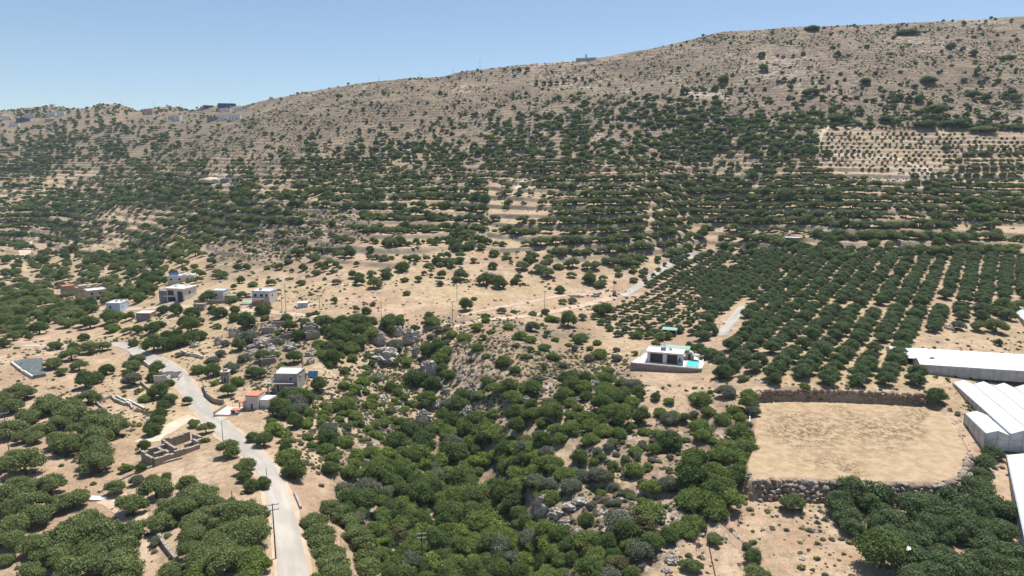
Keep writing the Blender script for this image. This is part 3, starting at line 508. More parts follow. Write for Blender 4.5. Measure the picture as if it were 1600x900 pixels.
# roads stay clear
for L_ in [ROADPX]:
    for i in range(len(ROAD)): 
        if i % 2 == 0: BLOCK.append((ROAD[i][0], ROAD[i][1], 3.0))
EX = """
0 172 505 30 c;185 500 28 y;176 518 24 g;203 500 18 c;200 521 16 o;215 520 18 c;238 520 24 c;250 512 18 c;131 532 18 c;108 520 7 g;47 531 14 c;86 546 22 o;116 549 20 c;140 553 30 o;160 548 26 o;84 576 30 o
112 563 30 o;124 579 26 o;97 586 20 o;210 541 17 c;135 606 34 c;151 598 24 c;167 585 24 c;206 578 28 o;215 568 24 o;208 603 32 s;201 592 20 c;246 583 26 c;239 596 20 c;217 613 14 g;250 622 34 c;264 603 18 c;228 627 24 y
140 630 34 o;256 643 24 c;267 631 24 c;250 657 26 c;245 670 30 c;237 680 28 c;293 632 16 c;303 667 20 o;322 677 26 o;240 549 34 c;256 547 30 c;271 544 26 c;286 540 26 c;301 535 24 c;315 530 20 c;260 531 18 c;276 527 20 c
300 518 28 c;288 510 22 c;312 508 20 u;300 497 26 c;343 496 26 c;332 488 16 c;367 490 18 c;366 502 18 c;255 489 20 c;275 491 22 c;325 473 26 c;363 472 20 g;385 512 30 c;389 533 34 s;373 547 24 c;352 541 16 s;340 512 14 g
333 572 26 s;362 582 28 s;333 588 26 c;311 582 26 g;335 602 14 y;372 602 24 g;357 618 26 c;280 557 14 s;395 588 22 c;345 557 18 s;380 565 22 s
483 494 12 s;499 502 18 g;478 512 20 c;448 504 20 c;453 518 24 c;466 531 24 c;415 500 14 o;437 522 16 g;440 537 12 g;460 567 26 c;441 579 18 g;410 564 26 c;407 590 20 c;433 557 14 g;498 610 28 c;465 617 24 g
462 668 28 c;485 651 16 c;505 657 20 g;480 669 18 y;427 678 34 y;512 680 30 s;537 640 40 g;557 610 20 g;572 614 14 g;572 601 16 y;582 573 14 c;555 550 18 g;575 559 16 g;552 564 20 y;540 582 18 g;555 655 24 g;600 664 20 g
583 624 20 g;610 610 20 c;627 607 14 g;610 644 18 g;621 632 14 g;636 634 10 c;557 487 12 c;572 490 16 c;636 461 14 g;605 513 26 c;622 511 24 c;610 499 18 s;626 496 12 g;670 497 16 c;675 510 30 g;648 519 18 c;617 547 28 s
632 558 12 g;728 485 24 c;741 469 11 g;668 557 30 c;684 552 28 c;697 553 28 g;687 567 34 g;705 528 22 y;725 533 26 g;744 547 24 g;755 531 12 c;760 559 16 g;786 573 27 c;747 517 22 y;767 521 12 g;795 514 20 g
645 603 30 c;662 597 22 c;676 608 28 c;668 633 34 c;690 582 20 c;703 592 20 c;703 640 34 s;718 645 36 c;722 627 30 c;775 615 36 g;795 612 28 c;625 667 20 c;638 678 30 c;612 522 18 c;760 600 24 g;748 622 24 g
942 493 36 c;875 458 18 c;887 510 28 c;860 502 20 g;847 509 10 g;832 517 26 s;855 521 12 g;910 500 16 s;907 532 26 g;905 537 18 c;812 530 24 y;829 534 22 g;865 562 22 g;851 547 22 g;830 550 13 c;805 582 20 g;851 577 14 c
937 559 28 g;963 564 21 s;922 547 13 g;950 583 22 g;992 555 12 o;997 528 22 g;990 612 34 s;1024 625 17 c;1045 630 20 g;1110 614 12 g;1095 633 40 g;1133 620 34 s;1168 624 28 g;1170 642 30 c;1150 647 30 g;1160 595 18 g
1095 675 42 g;1070 660 20 c;1050 657 30 g;1127 662 30 g;920 565 18 s;880 575 16 s;820 560 16 g;840 600 24 s;1030 545 0.1 g;898 548 14 s;868 533 14 g
412 697 30 c;452 722 44 g;460 747 42 c;447 706 22 c;412 762 26 c;406 812 30 c;411 829 16 c;459 690 12 g;437 693 10 g;395 690 22 c;537 772 36 s;572 778 46 s;492 910 26 y;548 745 34 g;515 740 26 c;510 692 32 c
905 724 32 c;822 693 26 g;855 714 30 s;992 710 26 g;1002 700 18 s;940 717 18 g;957 695 22 g;1045 702 46 c;1022 707 26 g;992 742 34 g;1017 767 36 g;1045 767 36 s;1015 808 50 g;985 778 18 g;965 833 60 s;917 822 28 c;1072 690 16 g
1076 840 24 g;1116 848 28 o;1080 892 34 o;1177 880 30 c;1182 912 46 o;1166 857 18 s;1237 798 40 o;1374 886 74 c;1202 908 24 g;1210 600 24 c;1258 608 18 g;1336 612 12 g;1463 628 34 c;1590 485 26 o
155 738 46 o;226 705 22 c;197 737 24 y;220 736 18 c;146 757 10 g;90 790 30 o;115 793 50 o;65 817 50 o;139 822 42 o;180 772 34 o;292 768 36 o;300 775 26 o;238 754 20 o;260 750 18 c;214 757 24 s;210 838 46 o;268 905 42 o;401 870 34 y
358 713 38 o;385 738 36 o;382 752 24 c;393 767 24 c;187 783 14 y;322 690 14 g;390 770 14 c;245 850 26 s;10 882 28 o;48 908 42 o;5 800 22 o
1350 714 0.1 o;1550 715 30 r;1538 735 36 r;1525 752 40 r;1530 772 40 r;1565 700 20 r;1455 572 16 c;1560 540 14 c
1418 54 38 c;1268 48 24 c;1486 78 16 c;1521 88 14 c;1574 92 26 g;1448 100 8 y;1526 116 12 c;1352 131 19 c;1450 130 28 c;1267 148 28 c;1520 152 24 c;1540 160 18 c;1465 170 30 g;1385 190 24 c;1310 191 36 c;1445 200 38 c;1490 198 40 c;1535 206 40 g
1405 156 15 c;1437 160 16 c;1420 160 14 c;1340 150 0.1 c;1195 143 8 c;1131 130 18 c;1118 142 12 c;1070 148 17 c;1192 112 16 c;1190 90 12 c;1080 190 22 c;1120 165 18 g;994 77 6 c;838 134 8 c;850 133 8 c;860 133 9 c;870 132 8 c;881 131 8 c
899 127 8 c;910 125 7 c;923 128 7 c;888 122 6 c;802 112 6 c;812 112 8 c;824 111 8 c;1061 110 8 c;488 222 14 c;488 215 10 c;468 218 9 c;529 154 9 c;568 172 7 c;601 149 8 c;644 140 7 c;688 147 8 c;613 203 8 c;594 214 10 c
692 203 10 c;678 205 6 c;638 215 12 c;565 225 12 c;249 234 12 g;780 450 26 c;1230 310 34 c;1303 310 26 c;1510 311 16 c;1290 245 14 c;1330 290 20 s;1350 282 14 y;1450 300 14 c;1232 380 10 c;1370 370 34 y
"""
for it in EX.replace('\n', ';').split(';'):
    v_ = it.split()
    if len(v_) == 5: v_ = v_[1:]
    if len(v_) == 4 and float(v_[2]) > 1: plant(float(v_[0]), float(v_[1]), float(v_[2]), v_[3], force=True, own='x')
def fill(poly, kinds, wpx, n_, f=0.5, var=.25, own=None):
    xs = [p[0] for p in poly]; ys = [p[1] for p in poly]; ok = 0
    for _ in range(n_ * 14):
        if ok >= n_: break
        x = random.uniform(min(xs), max(xs)); y = random.uniform(min(ys), max(ys))
        if not inpoly(np.array([x]), np.array([y]), poly)[0]: continue
        ok += plant(x, y, wpx * random.uniform(1 - var, 1 + var) * (0.75 + 0.25 * (y / 700 if y > 500 else 1)), random.choice(kinds), f=f, own=own)
def area(poly): return abs(sum(poly[i][0] * poly[(i + 1) % len(poly)][1] - poly[(i + 1) % len(poly)][0] * poly[i][1] for i in range(len(poly)))) / 2
def dens(poly, kinds, wpx, cov, f=0.40, var=.3): fill(poly, kinds, wpx, int(cov * 1.28 * area(poly) / (wpx * wpx * 0.42)), f, var)
def rows(a, b, step, wpx0, wpx1, kind, n_=None):
    n_ = n_ or max(2, int(math.hypot(b[0] - a[0], b[1] - a[1]) / step))
    for i in range(n_ + 1):
        t_ = i / n_; plant(a[0] + (b[0] - a[0]) * t_ + random.uniform(-1.5, 1.5), a[1] + (b[1] - a[1]) * t_ + random.uniform(-1, 1), (wpx0 + (wpx1 - wpx0) * t_) * random.uniform(.85, 1.12), kind, f=.35)
dens([(785,690),(850,700),(862,790),(840,800),(800,770),(785,735)], ['g', 'c', 'g', 's'], 32, 1.4, .36)
for q_ in [(1078,549,18,'c'),(1092,552,24,'c'),(1106,558,26,'r'),(1120,563,28,'r'),(1128,575,26,'r'),(1032,532,22,'g'),(1024,540,16,'g'),(1124,590,22,'r'),(1060,520,20,'r')]: plant(*q_, force=True)
# two olive hedgerows by the road
for p in [(490,828,46),(497,846,48),(505,863,50),(512,880,52),(519,898,54),(524,918,54),(515,800,34),(529,812,38),(544,827,40),(556,845,42),(566,863,44),(572,880,44),(575,900,46)]: plant(*p, 'o', force=True, own='h')
# orchard on a regular grid in the world
gA = hit(1100, 590); 
OR_POLY = [(1000,462),(1012,448),(1060,402),(1100,398),(1290,388),(1380,395),(1440,405),(1600,402),(1640,440),(1640,470),(1565,466),(1545,500),(1490,505),(1470,520),(1440,528),(1455,565),(1480,600),(1475,612),(1200,598),(1180,585),(1130,598),(1115,580),(1112,545),(1075,530),(1000,532),(960,530),(925,510),(920,492)]
oA = hit(1212, 572); oB = hit(1282, 500); ro = math.atan2(oB[1] - oA[1], oB[0] - oA[0]) - math.pi / 2; ux, uy = math.cos(ro), math.sin(ro); print('ORCH', math.degrees(ro))
for i in range(-60, 70):
    for j in range(-60, 80):
        sp1, sp2 = 6.5, 5.7
        X = gA[0] + i * sp1 * ux - j * sp2 * uy * 1.0 + random.uniform(-.5, .5); Y = gA[1] + i * sp1 * uy + j * sp2 * ux + random.uniform(-.5, .5)
        if Y < 120 or Y > 520: continue
        Zz = float(gz(X, Y)); px_, py_, D_ = project(X, Y, Zz)
        if not inpoly(np.array([px_]), np.array([py_]), OR_POLY)[0] or random.random() < .04: continue
        ln = np.array([(1120,535),(1130,518),(1145,500),(1162,478)]); 
        if polydist(np.array([px_]), np.array([py_]), [tuple(p) for p in ln])[0] < 14: continue
        small = px_ < 1100 and py_ > 455 and px_ + (py_ - 455) * 0.2 < 1110
        w_ = random.uniform(3.2, 4.1) if small else random.uniform(4.9, 6.2)
        if px_ > 1180: w_ *= 1.04
        if py_ < 478 and not small: w_ *= 0.88 if px_ < 1260 else 1.0
        if 477 < py_ < 485 and px_ > 1230: continue
        plant(px_, py_, None, 'r', wm=w_, f=.33)
# groves and woods
dens([(0,445),(60,440),(100,470),(150,482),(140,520),(60,528),(45,548),(0,548)], 'ooc', 24, .75)
dens([(150,470),(205,462),(235,435),(250,440),(235,462),(215,482),(190,476)], 'ccg', 18, 1.0)
dens([(0,612),(40,612),(55,628),(80,620),(120,642),(140,645),(180,660),(188,705),(175,740),(130,738),(110,708),(85,704),(60,714),(30,694),(0,694)], 'o', 40, 1.0)
dens([(0,700),(50,720),(85,750),(80,775),(60,790),(40,815),(0,820)], 'o', 44, .9)
dens([(190,775),(235,762),(280,765),(320,780),(350,795),(392,790),(402,808),(396,855),(370,875),(330,885),(300,875),(280,845),(245,825),(225,805),(192,800)], 'o', 46, 1.1)
dens([(0,840),(50,822),(85,845),(88,875),(40,872),(0,868)], 'o', 50, 1.0)
dens([(60,885),(90,850),(140,838),(190,855),(205,885),(205,915),(60,915)], 'o', 54, 1.1)
dens([(295,895),(330,870),(390,868),(425,895),(415,915),(290,915)], 'oog', 46, 1.0)
dens([(405,620),(440,612),(475,630),(470,655),(430,660),(402,655)], 'sc', 30, 1.0)
dens([(492,512),(525,500),(575,500),(590,518),(565,543),(560,555),(540,570),(507,578),(488,565)], 'ccg', 26, 1.2)
dens([(505,690),(530,682),(580,705),(630,730),(620,755),(580,750),(530,752),(508,735)], 'cggy', 28, .9)
dens([(800,595),(860,605),(905,590),(1000,605),(1010,640),(1000,680),(960,690),(900,700),(800,690),(770,650)], ['c', 'c', 'g', 'g', 'g'], 29, .78, .45)
dens([(1010,640),(1180,645),(1170,690),(1110,700),(1040,695),(1000,690)], 'gsg', 24, .35)
WOOD = [(612,705),(640,665),(700,648),(760,655),(800,700),(795,735),(770,760),(790,790),(830,815),(860,840),(900,850),(960,845),(1010,830),(1085,822),(1085,838),(1010,870),(985,915),(590,915),(585,880),(560,845),(520,785),(530,778),(600,748)]
dens(WOOD, ['c', 'g', 'g', 'c', 'g', 'y', 'g', 'c', 'g', 's', 'g', 'c', 'u', 'g', 'c', 'y', 'g', 'c'], 33, 1.15, .42, .35)
dens([(830,735),(880,728),(940,752),(940,775),(900,778),(850,768)], ['s', 'g'], 36, .9)
dens([(800,690),(850,700),(830,735),(800,730)], 'sg', 36, 1.0)
dens([(1075,715),(1120,698),(1170,682),(1180,708),(1162,742),(1155,780),(1130,805),(1095,815),(1065,795),(1065,750)], 'ggc', 42, 1.2)
dens([(1285,805),(1320,778),(1380,782),(1420,792),(1480,775),(1520,780),(1570,800),(1585,822),(1580,845),(1550,855),(1560,875),(1590,890),(1590,915),(1385,915),(1410,880),(1380,850),(1330,835)], 'r', 46, 1.15, .42)
dens([(440,560),(520,590),(600,560),(700,570),(700,640),(600,700),(500,700),(420,690)], ['g', 'g', 'y'], 17, .26)
dens([(420,490),(700,455),(920,470),(990,560),(900,590),(700,560)], 'gs', 13, .05)
dens([(880,690),(1050,690),(1060,760),(1000,820),(900,800),(950,740)], 'gds', 16, .22)
# cell map of the hillsides: 40 x 25 px cells, rows from y=75
YP = [(1285,205),(1600,214),(1600,240),(1480,245),(1470,270),(1440,282),(1400,270),(1290,262),(1280,235)]
for j in range(14):
    for i in range(36):
        x = 1282 + i * 9.6 + (j % 2) * 4 + random.uniform(-1.6, 1.6); y = 209 + j * 5.6 + random.uniform(-.8, .8) + (x - 1280) * .012
        if inpoly(np.array([x]), np.array([y]), YP)[0] and random.random() < .88: plant(x, y, random.uniform(3.8, 6.2), 'c', f=.6)
for j in range(6):
    for i in range(16):
        x = 1478 + i * 13.5 + j * 3 - (60 if j > 3 else 0) + random.uniform(-2, 2); y = 234 + j * 10.5 + random.uniform(-.6, .6)
        if x < 1604: plant(x, y, random.uniform(10, 14), 'o', f=.4)
CLEAR.append([(1280,200),(1606,206),(1606,296),(1440,292),(1275,268)])
# each number is one cell: 0 none, 1 bare, 2 very sparse, 3 sparse, 4 scattered, 5 open grove, 6 grove, 7 dense grove, 8 scrub, 9 olive rows, 10 young plants
GRID = {
    1: [0] * 32 + [2, 3, 2, 3, 2, 2, 3, 2],
    2: [0] * 26 + [2, 2, 3, 2, 3, 2, 3, 2, 3, 3, 2, 3, 3, 2],
    3: [0, 0, 0, 0, 0, 0, 0, 0, 0, 0, 0, 0, 0, 0, 0, 0, 0, 0, 0, 0, 0, 0, 0, 0, 0, 0, 0, 0, 0, 0, 2, 1, 1, 1, 1, 1, 2, 1, 1, 1, 1],
    4: [0, 0, 0, 0, 0, 0, 0, 0, 0, 2, 2, 2, 2, 2, 2, 2, 2, 2, 2, 2, 2, 2, 2, 2, 2, 2, 2, 2, 2, 2, 2, 2, 3, 2, 2, 2, 2, 2, 2, 3, 3],
    5: [0, 0, 0, 0, 0, 0, 3, 3, 4, 2, 2, 2, 2, 2, 2, 2, 2, 2, 2, 2, 2, 2, 2, 2, 2, 2, 2, 4, 4, 3, 4, 3, 4, 3, 3, 4, 3, 4, 4, 3],
    6: [3, 4, 3, 4, 4, 3, 4, 4, 3, 3, 2, 2, 2, 3, 2, 2, 2, 3, 2, 2, 4, 4, 5, 5, 5, 5, 5, 5, 4, 4, 4, 4, 4, 4, 5, 4, 4, 4, 4, 5],
    7: [4, 5, 5, 5, 5, 4, 4, 4, 4, 4, 3, 3, 3, 2, 3, 2, 4, 4, 4, 5, 5, 6, 6, 5, 5, 6, 6, 6, 6, 6, 5, 6, 5, 5, 4, 5, 6, 4, 5, 4],
    8: [5, 5, 6, 5, 5, 5, 5, 4, 4, 4, 4, 3, 3, 3, 4, 4, 4, 4, 4, 6, 6, 5, 6, 5, 5, 5, 6, 6, 6, 6, 6, 5, 6, 6, 10, 10, 10, 5, 9, 9, 9],
    9: [5, 6, 5, 5, 6, 4, 5, 8, 4, 4, 8, 4, 5, 5, 5, 6, 6, 6, 5, 6, 6, 6, 6, 6, 6, 6, 6, 6, 5, 5, 6, 6, 5, 10, 10, 10, 10, 10, 10, 10],
    10: [6, 6, 5, 4, 5, 6, 5, 6, 4, 5, 4, 6, 6, 6, 6, 5, 5, 6, 5, 6, 6, 6, 6, 5, 6, 6, 5, 4, 4, 5, 5, 5, 5, 10, 10, 10, 1, 5, 5, 5],
    11: [5, 5, 4, 5, 6, 6, 7, 6, 1, 6, 5, 5, 6, 6, 7, 7, 6, 5, 6, 5, 5, 6, 6, 6, 6, 6, 7, 6, 6, 5, 6, 6, 6, 5, 5, 5, 5, 6, 5, 5],
    12: [5, 6, 7, 6, 7, 7, 7, 7, 7, 7, 6, 7, 6, 7, 7, 6, 6, 7, 6, 4, 4, 5, 6, 6, 7, 6, 6, 6, 7, 7, 7, 7, 7, 6, 6, 6, 6, 5, 7, 6],
    13: [7, 7, 7, 6, 4, 4, 5, 6, 7, 7, 7, 6, 4, 8, 6, 6, 6, 6, 6, 1, 1, 5, 6, 7, 6, 5, 6, 6, 7, 6, 6, 7, 6, 6, 6, 5, 6, 6, 7, 7],
    14: [7, 5, 7, 6, 5, 6, 6, 6, 7, 6, 8, 8, 8, 5, 6, 6, 6, 6, 7, 5, 6, 5, 6, 6, 6, 6, 6, 5, 5, 6, 5, 6, 6, 6, 7, 6, 6, 5, 6],
    15: [6, 5, 5, 5, 4, 6, 7, 7, 4, 8, 4, 5, 5, 6, 4, 6, 4, 5, 5, 5, 5, 6, 6, 5, 6, 5, 6, 4, 5, 6, 6, 6, 6, 5, 5, 6, 7, 7, 7, 6],
    16: [5, 6, 5, 7, 7, 7, 6, 5, 4, 8, 4, 4, 5, 4, 4, 5, 5, 6, 1, 4, 5, 5, 5, 5, 6, 4, 4, 5, 7, 7, 7, 7, 7, 7, 7, 7, 7, 5, 4, 1],
    17: [5, 5, 6, 6, 6, 6, 6, 5, 5, 4, 1, 4, 4, 4, 5, 4, 4, 5, 1, 1, 4, 5, 1, 5, 4, 4, 0, 0, 7, 7, 7, 7, 7, 7, 7, 7, 7, 6, 6, 7],
    18: [6, 6, 5, 4, 7, 6, 4, 1, 1, 4, 0, 0, 0, 1, 1, 0, 0, 0, 0, 0, 1, 1, 0, 0, 0, 1, 0, 0, 0, 0, 0, 0, 0, 0, 0, 0, 4, 4, 6, 6],
    19: [7, 6, 7, 5, 5, 0, 0, 0, 0, 0, 5, 0, 0, 0, 0, 0, 0, 0, 0, 0, 0, 0, 0, 0, 0, 0, 0, 0, 0, 0, 0, 0, 0, 0, 0, 0, 0, 5, 5, 6],
    20: [6, 4, 0, 0, 1, 0, 0, 0, 0, 0, 0, 0, 0, 0, 0, 0, 0, 0, 0, 0, 0, 0, 0, 0, 0, 0, 0, 0, 0, 0, 0, 0, 0, 0, 0, 0, 1, 4, 5],
}
COV = {1: 0.02, 2: 0.02, 3: 0.045, 4: 0.10, 5: 0.27, 6: 0.60, 7: 0.98, 8: 0.14, 9: 0.4, 10: 0.22, 0: 0}
for row, sx in GRID.items():
    for ci, ch in enumerate(sx):
        if ch == 0: continue
        x0, y0 = ci * 40, row * 25; hc = hit(x0 + 20, y0 + 12)
        if hc is None: hc = hit(x0 + 20, y0 + 24)
        if hc is None: continue
        D = hc[3]; grove = ch in (5, 6, 7, 9, 10)
        if inpoly(np.array([x0 + 20.]), np.array([y0 + 12.]), OR_POLY)[0] and row >= 16: continue
        wm = 5.6 if y0 < 300 else 6.0
        if ch in (2, 3): wm = 3.4
        if ch == 10: wm = 2.2
        if ch in (4, 8): wm = 4.4
        wp = wm * F / D; tgt = COV[ch] * 1000 * 1.7; got = 0; tries = 0
        left_ = x0 < 420
        while got < tgt and tries < 340:
            tries += 1; x = x0 + random.uniform(0, 40); y = y0 + random.uniform(0, 25)
            if ch == 10:
                h_ = hit(x, y)
                if not h_: continue
            if OR_POLY and y > 400 and inpoly(np.array([x]), np.array([y]), OR_POLY)[0]: continue
            h_ = hit(x, y)
            if not h_: continue
            if grove or ch == 4:
                best = None
                for dy_ in (0, 1.2, -1.2, 2.4, -2.4, 3.6, -3.6, 5, -5, 6.5, -6.5, 8, -8):
                    h2 = hit(x, y + dy_)
                    if not h2: continue
                    a_, t_ = up_frac(math.atan2(h2[0], h2[1]), math.hypot(h2[0], h2[1]))
                    if t_ < .3 or .10 < a_ < .34: best = y + dy_; break
                if best is None:
                    if random.random() < .9: continue
                else: y = best
            if ch in (4, 8): kd = random.choice('ggccs')
            elif ch in (2, 3): kd = random.choice('cgcs')
            elif ch == 10: kd = 'c'
            elif left_ and row >= 10: kd = random.choice('ooooccg')
            elif x0 >= 800 and row >= 10: kd = random.choice('oooooocg')
            elif row <= 9 and x0 >= 600 and x0 < 1320: kd = random.choice(['c', 'g', 'c', 'g', 'g', 's'])
            else: kd = random.choice('ooccg')
            w_ = wm * random.uniform(.6, 1.35) * (.75 if y < 190 and x < 420 else 1)
            if plant(x, y, None, kd, wm=w_, f=(.44 if ch in (6, 7) else .5) if ch != 10 else .95): got += (w_ * F / D) ** 2 * .46
# ---- named places used in the labels
PLACES = [
 ('in the dense orchard grove beside the long greenhouse, bottom right', [(1270,760),(1600,690),(1600,940),(1330,940),(1270,820)]),
 ('on the stony slope below the boulder wall of the bare field', [(1095,770),(1275,750),(1330,850),(1330,940),(1040,940),(1040,850),(1090,815)]),
 ('on top of the cliff beside the white rock face', [(800,690),(960,740),(960,800),(860,790),(800,735)]),
 ('in the thick green thicket left of the bare field', [(1060,700),(1110,690),(1180,672),(1182,745),(1150,810),(1060,820)]),
 ('in the wild wood filling the ravine', WOOD),
 ('on the scrubby slope between the ravine and the bare field', [(880,680),(1180,640),(1185,690),(1100,700),(1060,760),(1085,822),(900,845),(860,790),(960,790),(950,740)]),
 ('in the broad thicket below the pool villa', [(760,585),(1010,595),(1015,690),(900,705),(800,695)]),
 ('on the scrubland left of the pool villa', [(690,470),(990,500),(990,600),(900,600),(760,590),(690,570)]),
 ('in the orchard rows above the bare field', OR_POLY),
 ('at the foot of the orchard above the bare field', [(1180,590),(1500,590),(1500,640),(1180,640)]),
 ('in the row of olives planted along the road, bottom centre', [(465,780),(600,780),(610,940),(470,940)]),
 ('on the rocky hillside right of the red roofed house', [(400,560),(700,550),(760,650),(620,700),(590,760),(480,770),(395,680)]),
 ('among the grey rocks and ruins below the village', [(270,500),(600,485),(720,560),(600,580),(400,600),(330,620),(290,560)]),
 ('in the roadside patch of trees left of the bend', [(60,530),(280,530),(330,690),(200,700),(60,610)]),
 ('in the olive grove at the left edge above the sandy track', [(-10,600),(195,610),(195,760),(100,720),(-10,720)]),
 ('in the olive grove at the bottom left corner', [(-10,700),(240,760),(220,820),(280,940),(-10,940)]),
 ('in the large olive grove between the ruin and the road', [(180,730),(430,690),(440,940),(215,940),(225,820)]),
 ('around the small houses of the village', [(150,430),(520,440),(520,500),(200,535),(140,520)]),
 ('in the olive terraces at the left edge above the bend', [(-10,430),(170,430),(150,545),(-10,620)]),
 ('on the dry fields around the two dirt tracks', [(440,395),(1060,395),(930,490),(600,500),(500,490)]),
 ('on the lower grove terraces right of centre', [(1000,300),(1610,300),(1610,520),(1440,520),(1380,395),(1000,400)]),
 ('on the newly planted pale slope', [(1275,190),(1610,200),(1610,295),(1275,275)]),
 ('on the green terraces in the middle of the picture', [(400,260),(1060,250),(1060,400),(400,400)]),
 ('on the wooded belt across the middle of the hill', [(760,150),(1280,150),(1280,320),(700,300)]),
 ('in the valley groves at the far left', [(-10,250),(430,250),(430,440),(-10,440)]),
 ('on the far left ridge', [(-10,150),(400,150),(400,260),(-10,260)]),
]
def place(x, y):
    for i, (n_, pl) in enumerate(PLACES):
        if inpoly(np.array([float(x)]), np.array([float(y)]), pl)[0]: return n_
    return 'on the dry upper hillside'
ADJ = {'o': 'grey green olive tree', 'r': 'round leafy fruit tree', 'c': 'dark evergreen tree', 'g': 'low green bush', 'y': 'yellow green bush', 's': 'soft grey green bush', 'u': 'rusty brown bush', 'd': 'dry grey shrub'}
OWN = {}   # (x, y) -> its own label
OWNL = [(942,493,'big dark spreading tree where dirt track meets the orchard'),(780,450,'lone round dark tree at the upper edge of the dry field'),(875,458,'lone dark tree on the dry field just left of the white car'),
 (728,485,'dark double crowned tree alone beside the narrow dirt track'),(741,469,'tiny round tree standing right above the dark field tree'),(1237,798,'lone olive with its shadow below the left end of the boulder wall'),
 (1374,886,'largest fresh green tree beside two white sunshades, bottom right'),(1116,848,'small flat crowned tree beside a burnt patch and black water pipe'),(1076,840,'round bright bush casting a black shadow at the end of the hedge'),
 (1177,880,'dense dark round tree left of the dry stony slope, bottom edge'),(1463,628,'dark bush at the right end of the upper rock wall'),(1418,54,'widest dark thicket just under the skyline at upper right'),
 (1268,48,'dark thicket right under the skyline left of the widest one'),(786,573,'lone dark tree in the middle of the scrubland left of the villa'),(963,564,'grey evergreen close to the left end of the villa terrace'),
 (155,738,'oval olive tree alone on bare earth below the left grove'),(197,737,'rounded yellow green shrub on sandy ground left of the ruin'),(220,736,'small dark tree touching the yellow shrub left of the ruin'),
 (226,705,'small round tree between the left grove and the ruin'),(139,822,'short olive alone on the sandy floor, lower left'),(210,838,'broad olive right beside the sandy track'),(292,768,'upright olive at the upper edge of the big grove'),
 (358,713,'olive beside the road just right of the ruin'),(131,532,'round dark bush alone on the bare slope above the bend'),(210,541,'small dark tree standing right at the road bend'),
 (427,678,'bright yellow green tree below the red roofed house'),(401,870,'yellow green shrub at the edge of the road, bottom left'),(492,910,'bright shrub at foot of the olive row by the road'),
 (990,612,'tall grey green tree at the right end of the broad thicket'),(905,724,'round dark tree alone on the slope above the cliff'),(1045,702,'large dark bush alone on scrubby slope left of bare field'),
 (636,461,'small green tree on the dry field right of village'),(249,234,'single green tree on far bare slope, upper left'),(1450,130,'wide dark bush high on the right hillside'),(1574,92,'green bush near the right edge below the skyline'),
 (1290,245,'dark twin tree at left edge of the newly planted slope'),(1370,370,'yellow green tree among the dark terrace groves'),(994,77,'small tree standing up on the skyline right of the hilltop building')]
for x, y, l_ in OWNL: OWN[(x, y)] = l_
PL.sort(key=lambda p: -p['px'])
cnt = {}; rest = {}; ncop = 0; used = set(); FARSRC = {}
for p in PL:
    k_ = p['k']; q_ = KIND[k_]; own = OWN.get((int(p['x']), int(p['y'])))
    p['own'] = own
PL.sort(key=lambda p: (0 if p['own'] else 1, -p['px']))
dry_fam = {'o': 'o', 'r': 'r'}
for p in PL:
    k_ = p['k']; q_ = KIND[k_]; fam = q_['nm']; cnt[fam] = cnt.get(fam, 0) + 1
    if cnt[fam] > 300: rest.setdefault(k_, []).append(p); continue
    near = p['px'] > 14; s_ = p['w'] / 2 / 0.93; rz = random.uniform(0, 6.28); hz = random.uniform(.88, 1.12) * min(1.0, 7.5 / p['w'])
    pl_ = place(p['x'], p['y']); lab = p['own'] or (ADJ[k_] + ' ' + pl_); grp = None if p['own'] else ADJ[k_] + 's ' + pl_
    zz = p['Z'] - 0.08
    if near and q_['tr']:
        e = empty(q_['nm'], (p['X'], p['Y'], zz), rz, lab, q_['cat'], grp); e.scale = (s_, s_, s_ * hz)
        c_ = link('crown', random.choice(CR[k_]), e); t_ = link('trunk', random.choice(TRK[k_]), e)
    else:
        c_ = link(q_['nm'], random.choice(CR[k_] if near else CR[k_ + 'f'])); c_.location = (p['X'], p['Y'], zz); c_.rotation_euler = (0, 0, rz); c_.scale = (s_, s_, s_ * hz)
        tag(c_, lab, q_['cat'], grp)
